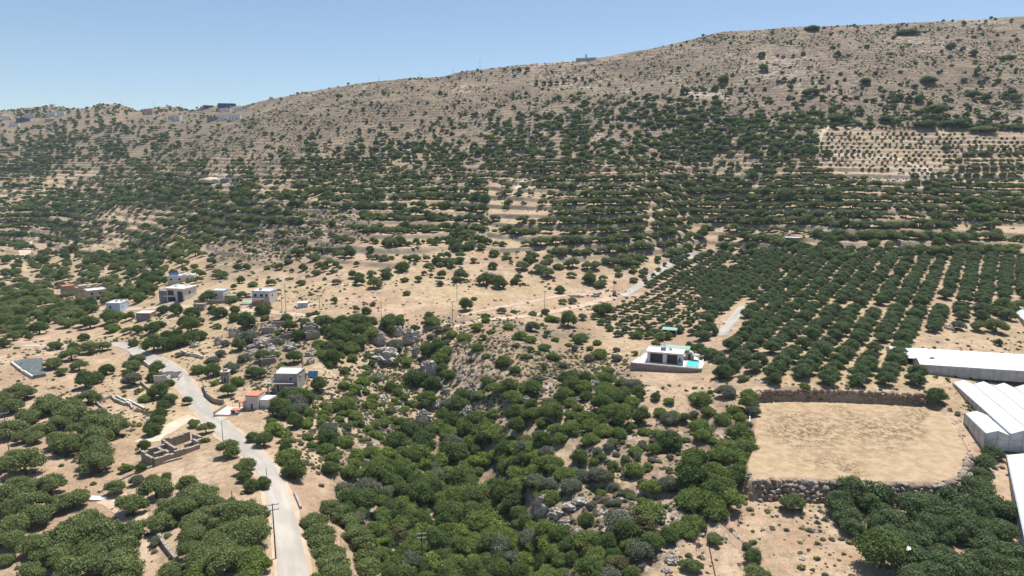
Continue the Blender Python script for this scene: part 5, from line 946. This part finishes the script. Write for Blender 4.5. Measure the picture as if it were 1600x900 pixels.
# car park wall and paved strip beside the villa
def car(px, py, yaw, mat, label, L_=4.2, wd=1.75, hh=1.45):
    p = hit(px, py); e = empty('parked_car', (p[0], p[1], p[2] + .06), R(yaw), label, 'car'); a, b = L_ / 2, wd / 2
    def loft(secs):
        vs = []; fs = []
        for (y, z0, z1, w0, w1) in secs: vs += [(y, -w0, z0), (y, w0, z0), (y, w1, z1), (y, -w1, z1)]
        for i in range(len(secs) - 1):
            k = i * 4
            for j in range(4): fs.append((k + j, k + (j + 1) % 4, k + 4 + (j + 1) % 4, k + 4 + j))
        fs += [(3, 2, 1, 0), tuple(len(vs) - 4 + j for j in range(4))]; return MB().add(vs, fs)
    loft([(-a, .35, .72, b * .86, b * .8), (-a + .35, .25, .86, b * .97, b * .92), (-.4 * a, .22, .93, b, b * .95), (.5 * a, .22, .93, b, b * .95), (a - .25, .25, .86, b * .97, b * .9), (a, .35, .74, b * .86, b * .8)]).build('body', M[mat], e, smooth=False)
    loft([(-.52 * a, .934, .95, b * .88, b * .86), (-.18 * a, .934, hh, b * .88, b * .70), (.55 * a, .934, hh, b * .88, b * .70), (.92 * a, .934, .95, b * .88, b * .84)]).build('cabin_glass', M['glass'], e)
    MB().box(-.16 * a, .52 * a, -b * .68, b * .68, hh + .003, hh + .05).build('roof_panel', M[mat], e)
    for x in (-.62 * a, .62 * a):
        for s_ in (-1, 1):
            w1 = MB(); w1.bar((x, s_ * (b - .22), .32), (x, s_ * (b + .02), .32), .33, n_=14); wh = w1.build('wheel', M['rubber'], e); w2 = MB(); w2.bar((x, s_ * (b + .022), .32), (x, s_ * (b + .04), .32), .19, n_=10); w2.build('rim', M['metal'], wh)
    for s_ in (-1, 1): MB().box(-a - .01, -a + .12, s_ * b * .6 - .16, s_ * b * .6 + .16, .6, .73).build('headlight', M['metal'], e)
car(930, 463, 8, 'carwhite', 'white car parked on the dirt track by the orchard corner', 4.4)
car(960, 461, 75, 'cardark', 'dark car under the trees right of the white one', 4.2)
car(416, 478, 60, 'redpaint', 'red car parked by the white two storey house', 4.0)
# ---- greenhouses: curved film roofs on posts
def greenhouse(org, ang, length, span, nspan, eave, ridge, label, sink=1.5, skew=0.0, name='greenhouse'):
    e = empty(name, org, ang, label, 'greenhouse'); Wt_ = span * nspan; e.scale = (1, 1, 1)
    for i in range(nspan):
        mb = MB(); ns = 7; ys = np.linspace(0, length, 2); P_ = []
        for y in ys:
            for j in range(ns): t_ = j / (ns - 1); P_.append((i * span + t_ * span + skew * y, y, eave + (ridge - eave) * (1 - abs(2 * t_ - 1) ** 1.08)))
        lo = [(x, y, z - .05) for x, y, z in P_]; n_ = len(P_); vs = P_ + lo; fs = []
        for j in range(ns - 1): fs.append((j, j + 1, ns + j + 1, ns + j)); fs.append((n_ + j + 1, n_ + j, n_ + ns + j, n_ + ns + j + 1))
        mb.add(vs, fs); rf = mb.build('roof_span', M['plastic'], e)
        g_ = MB()
        for x_ in (0.0,): g_.box(i * span - .13, i * span + .13, 0, length, eave - .02, eave + .16) if skew == 0 else None
        if g_.v: g_.build('gutter', M['metal'], e)
        # gable end film
        pr = [(i * span, -.001 * i, -sink)] + [(x, 0, z - .02) for x, y, z in P_[:ns]] + [((i + 1) * span, -.001 * i, -sink)]
        MB().add(pr + [(x, .06, z) for x, y, z in pr], [tuple(range(len(pr))), tuple(range(2 * len(pr) - 1, len(pr) - 1, -1))]).build('gable', M['plasticside'], e)
    sw = MB(); sw.add([(0, .07, -sink), (skew * length, length, -sink), (skew * length, length, eave - .03), (0, .07, eave - .03), (.06, .07, -sink), (skew * length + .06, length, -sink), (skew * length + .06, length, eave - .03), (.06, .07, eave - .03)], [(0, 1, 2, 3), (7, 6, 5, 4), (0, 3, 7, 4), (1, 5, 6, 2)]); sw.build('side_film', M['plasticside'], e)
    bk = MB(); bk.box(skew * length, Wt_ + skew * length, length + .01, length + .06, -sink, eave); bk.build('back_film', M['plasticside'], e)
    ps = MB(); k_ = int(length / 3)
    for j in range(k_ + 1): y = j * length / k_; ps.box(-.09 + skew * y, -.01 + skew * y, y, y + .08, -sink, eave)
    for i in range(nspan * 2 + 1): x = i * span / 2; ps.box(x - .04, x + .04, -.09, -.01, -sink, eave if i % 2 == 0 else ridge - .1)
    ps.box(-.12, -.093, -.1, length, eave * .45, eave * .45 + .06); ps.box(0, Wt_, -.13, -.092, eave * .45, eave * .45 + .06); ps.build('frame', M['metal'], e)
    return e
# multi-span house right of the bare field
A1 = at_z(1538, 692, -2.4); B1 = at_z(1474, 614, -0.2)
an = math.atan2(B1[1] - A1[1], B1[0] - A1[0]) - math.pi / 2; LG = math.hypot(B1[0] - A1[0], B1[1] - A1[1])
greenhouse((A1[0] + 0, A1[1], -2.4), an, 13.5, 4.9, 1, 2.3, 3.2, 'short lower bay at the left front corner of the big greenhouse', name='greenhouse')
greenhouse((A1[0] + 4.95 * math.cos(an), A1[1] + 4.95 * math.sin(an), -2.4), an, LG + 9, 4.9, 8, 2.7, 3.8, 'big white greenhouse of many parallel bays right of the bare field')
A2 = at_z(1436, 581, 1.0); B2 = at_z(1600, 592, 1.0); an = math.atan2(B2[1] - A2[1], B2[0] - A2[0])
greenhouse((A2[0], A2[1], 1.0), an - math.pi / 2 + math.pi / 2, 17, 60, 1, 3.0, 3.2, 'x') if False else None
def greenhouse_long(org, ang, L_, spans, eave, ridge, label):
    """bays run along local x"""
    e = empty('greenhouse', org, ang, label, 'greenhouse'); y = 0
    for i, sp in enumerate(spans):
        ns = 7; vs = []
        for x in (i * -2.2, L_):
            for j in range(ns): t_ = j / (ns - 1); vs.append((x, y + t_ * sp, eave + (ridge - eave) * (1 - abs(2 * t_ - 1) ** 1.2)))
        n_ = len(vs); lo = [(a, b, c - .05) for a, b, c in vs]
        MB().add(vs + lo, [(j + 1, j, ns + j, ns + j + 1) for j in range(ns - 1)] + [(n_ + j, n_ + j + 1, n_ + ns + j + 1, n_ + ns + j) for j in range(ns - 1)]).build('roof_span', M['plastic'], e)
        pr = [(i * -2.2, y, -1)] + vs[:ns] + [(i * -2.2, y + sp, -1)]; pr = [(a, b, c - .02) for a, b, c in pr]
        MB().add(pr + [(a + .06, b, c) for a, b, c in pr], [tuple(range(len(pr) - 1, -1, -1)), tuple(range(len(pr), 2 * len(pr)))]).build('gable', M['plasticside'], e); y += sp
    block_part('side_film', 'plasticside', e, (.07, L_, -.001, .05, -1, eave - .03)); block_part('back_film', 'plasticside', e, (-2.2 * (len(spans) - 1), L_, y + .01, y + .06, -1, eave))
    ps = MB()
    for j in range(int(L_ / 1.9)): ps.box(j * 1.9, j * 1.9 + .07, -.09, -.01, -1, eave)
    ps.box(0, L_, -.13, -.092, 1.2, 1.26); ps.build('frame', M['metal'], e)
greenhouse_long((A2[0], A2[1], 1.0), an, 48, (6.5, 6.5, 6.0), 2.3, 3.3, 'long white greenhouse behind the many bayed one, right edge')
A3 = at_z(1604, 520, 2.2); B3 = at_z(1567, 478, 4.6); an = math.atan2(B3[1] - A3[1], B3[0] - A3[0]) - math.pi / 2
greenhouse((A3[0], A3[1], 2.6), an, math.hypot(B3[0] - A3[0], B3[1] - A3[1]), 5, 5, 3, 4.3, 'white greenhouse cut by the right edge, farthest back', sink=2)
A4 = at_z(1603, 888, -7.0); B4 = at_z(1571, 724, -6.2); an = math.atan2(B4[1] - A4[1], B4[0] - A4[0]) - math.pi / 2
greenhouse((A4[0], A4[1], -7.2), an, math.hypot(B4[0] - A4[0], B4[1] - A4[1]), 8, 3, 3, 4.4, 'narrow grey white greenhouse at the lower right edge', sink=2)
# ---- boulder wall in front of the field, and the rock face behind it
def boulder_wall(name, path, H_, size, mat, label, zbase=None, lean=.5, seed=1, cat='wall', ztop=None, sub=2):
    g_ = np.random.default_rng(seed); P_ = np.array(path); d_ = np.r_[0, np.cumsum(np.hypot(*np.diff(P_, axis=0).T))]; Vs = []; Fs = []; b = 0; iv_, jf_ = ICO[sub]; zt = 0
    rowsn = max(1, int(H_ / (size * .62)))
    for r_ in range(rowsn + 1):
        s = g_.uniform(0, size)
        while s < d_[-1]:
            sz = size * g_.uniform(.65, 1.3); X = np.interp(s, d_, P_[:, 0]); Y = np.interp(s, d_, P_[:, 1]); X2 = np.interp(s + .5, d_, P_[:, 0]); Y2 = np.interp(s + .5, d_, P_[:, 1]); tx, ty = X2 - X, Y2 - Y; l = math.hypot(tx, ty) + 1e-6; nx, ny = ty / l, -tx / l
            f_ = (r_ + g_.uniform(-.25, .25)) / max(1, rowsn); off = lean * H_ * (1 - f_) + g_.uniform(-.15, .15); z = (zbase + f_ * H_) if zbase is not None else float(gz(X, Y)) + f_ * H_
            vv = iv_ + .30 * np.sin(iv_[:, [1, 2, 0]] * g_.uniform(2, 4) + g_.uniform(0, 6, 3)) * g_.uniform(.6, 1); vv = np.sign(vv) * np.abs(vv) ** .85; vv = vv * np.array([sz * .56, sz * .5, sz * .42])
            an_ = g_.uniform(0, 3.14); c_, s_ = math.cos(an_), math.sin(an_); vv = np.stack([vv[:, 0] * c_ - vv[:, 1] * s_, vv[:, 0] * s_ + vv[:, 1] * c_, vv[:, 2]], 1) + [X + nx * off, Y + ny * off, z]
            Vs.append(vv); Fs.append(jf_ + b); b += len(vv); s += sz * .86
    o = link(name, mesh_np(name, np.vstack(Vs), np.vstack(Fs), mat)); tag(o, label, cat); return o
FW = [at_z(x, y, FZ)[:2] for x, y in [(1163,744),(1176,752),(1240,746),(1350,752),(1470,754),(1500,742),(1512,706),(1524,700)]]
FW = [at_z(1166, 738, FZ)[:2], at_z(1180, 752, FZ)[:2], at_z(1240, 751, FZ)[:2], at_z(1350, 757, FZ)[:2], at_z(1470, 759, FZ)[:2], at_z(1503, 746, FZ)[:2], at_z(1516, 708, FZ)[:2]]
boulder_wall('boulder_wall', FW, 4.0, 1.15, M['boulder'], 'long wall of big brown boulders holding up the bare field', FZ - 4.1, .45, 3)
BW = [at_z(x, y, FZ)[:2] for x, y in [(1183,632),(1184,627),(1250,625),(1350,628),(1455,634)]]
boulder_wall('rock_face', BW, 3.1, 1.1, M['boulder'], 'rough stone bank between the bare field and the orchard', FZ - .3, -.32, 5)
# field fence posts, thin
def path_wall(pxs, h_, th, mat, label, name='stone_wall', closed=False, cat='wall', gaps=()):
    P_ = [hit(x, y) for x, y in pxs]; P_ = [p for p in P_ if p]; mb = MB()
    for a, b in zip(P_[:-1], P_[1:]):
        L_ = math.hypot(b[0] - a[0], b[1] - a[1]); n_ = max(1, int(L_ / 2.5))
        for i in range(n_):
            X0 = a[0] + (b[0] - a[0]) * i / n_; Y0 = a[1] + (b[1] - a[1]) * i / n_; X1 = a[0] + (b[0] - a[0]) * (i + 1) / n_; Y1 = a[1] + (b[1] - a[1]) * (i + 1) / n_
            z0, z1 = float(gz(X0, Y0)), float(gz(X1, Y1)); tx, ty = (X1 - X0), (Y1 - Y0); l = math.hypot(tx, ty) + 1e-9; nx, ny = -ty / l * th / 2, tx / l * th / 2; ha = h_ * random.uniform(.8, 1.1); e_ = .04 * (i % 2)
            mb.add([(X0 - nx, Y0 - ny, z0 - .6), (X1 - nx, Y1 - ny, z1 - .6), (X1 + nx, Y1 + ny, z1 - .6), (X0 + nx, Y0 + ny, z0 - .6), (X0 - nx, Y0 - ny, z0 + ha), (X1 - nx, Y1 - ny, z1 + ha), (X1 + nx, Y1 + ny, z1 + ha), (X0 + nx, Y0 + ny, z0 + ha)], [(3,2,1,0),(4,5,6,7),(0,1,5,4),(1,2,6,5),(2,3,7,6),(3,0,4,7)])
    o = mb.build(name, M[mat]); tag(o, label, cat); return o
path_wall([(204,556),(215,562),(228,570),(238,578)], 1.3, .5, 'paleconc', 'pale roadside wall on the inside of the bend')
path_wall([(283,552),(292,556),(305,557),(318,561)], 1.3, .4, 'paleconc', 'low pale wall right of the road opposite the bend')
path_wall([(318,604),(323,620),(335,630),(349,632)], 1.6, .5, 'stonelt', 'grey curved stone wall right of the road above the red roofed house')
path_wall([(150,630),(162,626),(175,621),(180,627),(197,634),(203,631),(207,640)], .9, .5, 'conc', 'low concrete wall on the upper side of the roofless enclosure')
path_wall([(150,630),(158,638),(172,649)], .9, .4, 'conc', 'low concrete wall on the left side of the roofless enclosure')
path_wall([(182,622),(192,628),(203,635)], 1.2, .4, 'paleconc', 'short thick concrete wall inside the roofless enclosure')
path_wall([(200,627),(215,634),(226,640)], .7, .5, 'paleconc', 'low broken wall right of the roofless enclosure')
path_wall([(220,600),(228,606),(235,611)], 1.0, .4, 'conc', 'short concrete wall left of the roadside hut ruin')
path_wall([(18,568),(30,578),(42,586),(52,592)], 1.0, .6, 'paleconc', 'pale low wall of the netted pen at far left')
path_wall([(52,592),(62,590),(72,588)], 1.2, .4, 'greyc', 'grey wall at the right end of the netted pen')
path_wall([(235,818),(243,832),(254,850),(266,866),(277,878)], .9, .6, 'stonelt', 'old stone terrace wall through the lower left olive grove')
path_wall([(155,770),(175,757),(195,747),(215,738),(245,727),(285,716)], .45, .7, 'stonelt', 'long low stone edging below the ruin')
path_wall([(461,772),(465,782),(470,795)], .6, .4, 'conc', 'short kerb wall right of the road above the olive row')
path_wall([(85,655),(92,662),(99,668)], .6, .4, 'conc', 'short pale wall at the top of the left grove')
path_wall([(240,535),(250,531),(258,535)], .8, .4, 'stone', 'short dark wall right of the bend')
path_wall([(1172,640),(1171,665),(1168,700),(1160,735)], .7, .3, 'paleconc', 'thin pale wall along the left side of the bare field')
path_wall([(697,562),(694,575),(692,590)], .9, .3, 'stonelt', 'thin upright stone wall on the edge of the rocky gully')
# netted pen
p = hit(47, 578); mb = MB(); q4 = [hit(x, y) for x, y in [(20,566),(38,562),(66,560),(70,584),(52,588)]]; mb.add([(a[0], a[1], a[2] + .28) for a in q4] + [(a[0], a[1], a[2] + .20) for a in q4], [(0,1,2,3,4), (9,8,7,6,5)] + [(i, 5 + i, 5 + (i + 1) % 5, (i + 1) % 5) for i in range(5)]); o = mb.build('netting', M['net']); tag(o, 'dark green netting spread over the pen at far left', 'netting')
# ruins: roofless rooms
def ruin(px, py, yaw, label, segs, h_, mat='stonelt', th=.55, name='ruin'):
    p = hit(px, py); e = empty(name, p[:3], -az_of(p[0], p[1]) + R(yaw), label, 'ruin'); 
    for i, (x0, y0, x1, y1, hh) in enumerate(segs):
        mb = MB(); n_ = max(1, int(max(abs(x1 - x0), abs(y1 - y0)) / 1.1))
        for j in range(n_):
            a0, b0 = x0 + (x1 - x0) * j / n_, y0 + (y1 - y0) * j / n_; a1, b1 = x0 + (x1 - x0) * (j + 1) / n_, y0 + (y1 - y0) * (j + 1) / n_; z = h_ * hh * random.uniform(.78, 1.08)
            if x0 != x1: mb.box(a0, a1 - .004, b0 - th / 2, b0 + th / 2, -1.8, z)
            else: mb.box(a0 - th / 2, a0 + th / 2, b0, b1 - .004, -1.8, z)
        mb.build('wall', M[mat], e)
    return e
rn_ = ruin(282, 712, 22, 'roofless stone ruin of several rooms on bare ground left of the road', [(-6,-.3,-.3,-.3,1),(-6.1,0,-6.1,4,1),(-5.8,4,-1,4,.9),(-2.6,0,-2.6,3.7,1.1),(-.5,.6,-.5,5.6,1.3),(0,.1,4.6,.1,.9),(4.6,.4,4.6,2.2,1.1),(-.2,5.7,6,5.7,1.2),(2.6,2.3,6.6,2.3,.8),(6.7,2.5,6.7,5.4,1),(-4.6,2,-2.9,2,.8)], 1.9)
ruin(258, 597, -20, 'pale roofless hut ruin tucked between trees and the road', [(-3.4,0,.6,0,1),(-3.4,.3,-3.4,3.6,1),(.6,.3,.6,3.6,.8),(-3.1,3.7,4,3.7,1.1),(4,.6,4,3.4,.7)], 2.3, 'paleconc', .35)
RU = [(419,521,'conc','dark doored concrete ruin highest of the ruins below the village lane',2.4),(436,510,'stonelt','stone ruin fragment beside the lane left of the dense wood',2.2),(484,519,'conc','grey ruin walls at left edge of the dense wood',2.6),(490,530,'stonelt','stepped stone ruin beside the dense wood',2.6),(450,529,'stonelt','pale ruin between two round trees',2.0),(429,537,'stone','low ruin on grey rocks left of the dense wood',1.8),(420,569,'stonelt','small ruin corner above the unfinished house',2.0)]
for x, y, m_, lb, hh in RU:
    ruin(x, y, random.uniform(-25, 10), lb, [(-2.4,0,2.2,0,1),(-2.4,.3,-2.4,3,1),(2.2,.3,2.2,2.6,.8),(-2,3.1,2,3.1,1.1)], hh, m_, .4)
rn_.scale = (1.0, 1.5, .85)
# ---- boulders and crags
def crag(px, py, w_, h_, label, dep=None, name='boulder', seed=0, rot=None, sink=.25):
    w_ *= .85; h_ *= .85; p = hit(px, py); D = p[3]; wm = w_ * D / F; hm = h_ * D / F; iv_, jf_ = ICO[4]; vv = iv_.copy(); s = seed + int(px)
    n1 = fbm(vv[:, 0] * 2 + s, vv[:, 1] * 2 + vv[:, 2] * 3, 1.0, 2, s % 97); n2 = fbm(vv[:, 0] * 5 + vv[:, 2] * 4, vv[:, 1] * 5 + s, 1.0, 3, (s + 7) % 97)
    n3_ = fbm(vv[:, 0] * 11 + s, vv[:, 1] * 11 - vv[:, 2] * 9, 1.0, 2, (s + 3) % 97); vv = vv * (1 + .40 * n1[:, None] - .5 * np.abs(n2[:, None]) + .16 * n3_[:, None] + .12); vv[:, 2] = np.round(vv[:, 2] * 3.5) / 3.5 * .35 + vv[:, 2] * .65
    vv = vv * np.array([wm / 2 * 1.1, (dep or wm * .8) / 2, hm / 2 * 1.25]); o = link(name, mesh_np(name, vv, jf_, M['rock'])); o.location = (p[0], p[1], p[2] + hm * (.5 - sink)); o.rotation_euler = (0, 0, -az_of(p[0], p[1]) + (rot if rot is not None else random.uniform(-.4, .4)))
    tag(o, label, 'rock'); return o
CR_L = [(591,535,26,24,'large white leaning boulder at the right edge of the dense wood'),(578,520,12,10,'small white boulder above the large leaning one'),(622,522,18,16,'left of two tall grey crags near the utility pole'),(640,534,24,26,'right of two tall grey crags near the utility pole'),(652,526,12,12,'small crag touching the right tall crag'),
 (601,562,46,24,'wide low grey outcrop in the middle of the grassy slope'),(650,553,12,16,'narrow standing rock left of a dark tree'),(668,586,30,34,'white crag beside dark trees on the gully edge'),(660,600,10,10,'small rock under the white gully crag'),
 (593,594,13,14,'small grey boulder alone on the grassy slope'),(540,601,15,8,'flat white slab on the grassy slope'),(552,635,12,10,'bright round boulder below a low green bush'),(594,624,20,8,'pale flat ledge on lower grassy slope'),(622,640,16,8,'long flat ledge near small bushes on the slope'),
 (662,655,28,18,'white broken outcrop left of gully wood'),(683,636,18,16,'pinkish outcrop inside the upper gully'),(696,612,12,14,'upright rock between dark gully trees'),(741,621,18,20,'white rock beside the reddish gully bank'),(730,650,20,22,'shaded crag hidden between gully trees'),(719,592,12,8,'small rock at the top of the gully'),
 (798,625,20,14,'grey rock on the left side of the broad thicket'),(823,628,14,12,'pale rock inside the broad thicket'),(930,604,20,12,'lumpy pale boulder at the top of the broad thicket'),(885,620,14,12,'small white rock inside the broad thicket'),(900,628,10,10,'tiny white rock inside the broad thicket'),
 (486,556,20,14,'pale rock at the left foot of the dense wood'),(485,566,12,10,'small pale rock below the dense wood'),(410,540,30,16,'grey limestone outcrop among the village ruins'),(424,552,22,12,'grey outcrop below the ruins'),(455,545,24,14,'pale outcrop between ruin trees'),(395,553,20,10,'low outcrop left of the ruins'),
 (342,538,14,16,'whitish rock among grey green trees above the road'),(365,525,16,18,'tall grey rock behind the roadside trees'),(305,541,16,10,'white rounded rock above the bend'),(392,545,14,10,'small white outcrop near ruins'),(636,686,10,8,'round white boulder at the top of the ravine wood'),(612,728,12,7,'flat white rock at left edge of the ravine wood'),
 (598,744,8,12,'narrow white rock by the left edge of the ravine wood'),(790,756,14,12,'white rock in the shade under the cliff top'),(780,776,12,16,'white block at the left of the cliff'),(848,800,30,34,'white overhanging cliff face above the ravine'),(868,806,26,16,'broken rock pile right of the white cliff face'),(893,792,30,10,'shaded ledge under the cliff top bushes'),
 (905,785,24,10,'pale rim rock right of the cliff top'),(880,824,22,16,'grey rubble slope below the cliff'),(903,836,20,14,'grey boulder group at the foot of the rubble slope'),(932,838,18,10,'pale rock at right end of the rubble slope'),(938,802,16,8,'flat rock below the dark cliff tree'),(955,832,16,10,'white rock at the foot of a grey green bush'),
 (806,820,16,10,'pale slab at the left of the cliff gap'),(777,818,18,16,'white rock pair deep in the ravine wood'),(784,832,16,10,'orange earth bank rock in the ravine wood'),(792,830,10,8,'tiny pale rock in the ravine wood'),(1050,878,24,12,'grey boulder pair on the bare slope at the bottom edge'),(1042,893,16,8,'small pale rock below the boulder pair'),
 (1095,835,16,6,'flat white stone between two small trees'),(1372,785,16,6,'smooth pale stone in front of the boulder wall'),(1425,790,12,6,'small pale stone at foot of the boulder wall'),(1484,514,14,8,'pale stone heap at the edge of the orchard')]
for i, (x, y, w_, h_, lb) in enumerate(CR_L): crag(x, y, w_, h_, lb, seed=i)
# ---- utility poles
def pole(px, py, ytop, label, arms=1, mat='wood', th=.11, ins=True, lamp=False, hm=None, group=None, yaw=0):
    p = hit(px, py); 
    if not p: return
    h_ = hm or abs(py - ytop) * p[3] / F / CP; e = empty('street_lamp' if lamp else 'utility_pole', p[:3], -az_of(p[0], p[1]) + R(yaw), label, 'pole', group); th = max(th, .11)
    MB().bar((0, 0, -.5), (0, 0, h_), th, th * .65, 8).build('shaft', M[mat], e)
    if arms:
        for i in range(arms):
            a = MB(); a.box(-1.0, 1.0, -.07, .07, h_ - .25 - i * .9, h_ - .12 - i * .9); ar_ = a.build('crossarm', M['metal'], e); s_ = MB()
            for x in (-.9, -.3, .3, .9): s_.bar((x, 0, h_ - .119 - i * .9), (x, 0, h_ + .12 - i * .9), .05, .03, 6)
            s_.build('insulators', M['whitewall'], ar_)
    if lamp: MB().bar((0, 0, h_ - .05), (1.3, 0, h_ + .15), .05).build('lamp_arm', M['metal'], e); MB().box(1.0, 1.6, -.12, .12, h_ + .16, h_ + .26).build('lamp_head', M['metal'], e)
    return e, h_
pole(660, 886, 829, 'tall pole with double crossarms rising from the ravine wood', 2, th=.14)
pole(365, 808, 765, 'dark wooden pole standing in the big olive grove', 0)
pole(431, 873, 782, 'leaning dark pole at the left road edge near the bottom', 2, th=.13)
pole(418, 765, 730, 'grey metal pole beside a round tree at the left road edge', 0, 'metal')
pole(349, 696, 656, 'thin street lamp beside the road right of the ruin', 0, 'metal', lamp=True)
pole(14, 705, 643, 'dark pole with crossarm at the left edge above the grove', 1)
pole(441, 491, 451, 'left one of two close poles right of the red car house', 0); pole(447, 489, 444, 'right one of two close poles right of the red car house', 1)
pole(500, 490, 463, 'short pole with crossarm standing by the lane before the dense wood', 1); pole(596, 501, 470, 'wooden pole above the dense wood', 0); pole(707, 507, 471, 'wooden pole at the fork of the two dirt tracks', 1)
pole(714, 470, 436, 'thin pole in the middle of the dry field', 0); pole(851, 489, 455, 'pole between the two dirt tracks left of the orchard', 0); pole(959, 464, 446, 'pole standing beside the dark car', 0, hm=9); pole(420, 482, 466, 'thin pale pole in front of the red car house', 0, 'metal')
pole(1455, 300, 286, 'small pole on the lower edge of the planted slope', 0, hm=7)
for x, y, hm_, lb in [(592,124,9,'faintest of the skyline poles, left'),(656,122,8,'short skyline pole left of the taller pair'),(708,114,9,'left one of two taller skyline poles'),(750,108,12,'tallest pole on the skyline, upper centre'),(191,165,9,'small skyline pole above the pink house left'),(241,166,12,'tall skyline pole right of the pink house'),(283,165,9,'thin skyline pole left of the dark villa'),(361,165,9,'thin skyline pole above the dark villa'),(246,184,11,'pole on the slope just right of the pink house')]: pole(x, y + 1, y - 10, lb, 1 if hm_ > 8 else 0, hm=hm_, th=.16)
# ---- small things
so = hit(489, 590); e = empty('solar_array', so[:3], -az_of(so[0], so[1]) + R(-15), 'tilted blue solar panel on the bare slope right of the unfinished house', 'solar panel'); MB().add([(-1.5,-.6,.5),(1.5,-.6,.5),(1.5,.8,1.9),(-1.5,.8,1.9),(-1.5,-.55,.42),(1.5,-.55,.42),(1.5,.85,1.82),(-1.5,.85,1.82)], [(0,1,2,3),(7,6,5,4),(0,4,5,1),(1,5,6,2),(2,6,7,3),(3,7,4,0)]).build('panel', M['solar'], e)
mb = MB(); [mb.bar((x, y, -.2), (x, y, z), .05) for x, y, z in ((-1.3,-.5,.5),(1.3,-.5,.5),(-1.3,.7,1.75),(1.3,.7,1.75))]; mb.box(-1.6, -1.52, -.6, .8, .4, .5); mb.build('stand', M['metal'], e)
def hose(name, pxs, r_, mat, label):
    P_ = [hit(x, y) for x, y in pxs]; mb = MB()
    for a, b in zip(P_[:-1], P_[1:]):
        n_ = max(1, int(math.hypot(b[0] - a[0], b[1] - a[1]) / 1.5)); pr_ = None
        for i in range(n_ + 1):
            t_ = i / n_; X = a[0] + (b[0] - a[0]) * t_; Y = a[1] + (b[1] - a[1]) * t_; q_ = (X, Y, float(gz(X, Y)) + r_)
            if pr_: mb.bar(pr_, q_, r_, n_=6)
            pr_ = q_
    o = mb.build(name, mat); tag(o, label, 'pipe')
hose('water_pipe', [(1105,840),(1108,855),(1112,875),(1118,902)], .09, M['rubber'], 'black water pipe running down the bare slope at the bottom')
hose('water_pipe', [(1130,820),(1142,832),(1155,843),(1165,850)], .07, M['tan'], 'thin brown pipe right of the small flat crowned tree')
for x, y, w_, h_, mt, lb, nm in [(1580,855,3.2,1.0,'bluetank','blue covered thing beside the lower right greenhouse','tarp_bundle'),(1577,868,3.0,.9,'metal','grey boat shaped tub on sand beside the lower right greenhouse','tub')]:
    p = hit(x, y); vv = ICO[2][0] * np.array([w_ / 2, w_ / 4, h_ / 2]); vv[:, 2] = np.maximum(vv[:, 2], -.1); o = link(nm, mesh_np(nm, vv * (1 + .12 * fbm(vv[:, 0] * 3, vv[:, 1] * 3, 1, 2, 4)[:, None]), ICO[2][1], M[mt], False), None, (p[0], p[1], p[2] + .1)); tag(o, lb, 'bundle' if nm != 'tub' else 'tub')
p = hit(150, 780); o = MB().prism([(-2,-.7),(1.6,-1),(2.2,.5),(-1.4,.9)], 0, .35).build('white_sheet', M['white'], None, (p[0], p[1], p[2])); tag(o, 'white sheet lying on bare ground beside an olive, lower left', 'sheet')
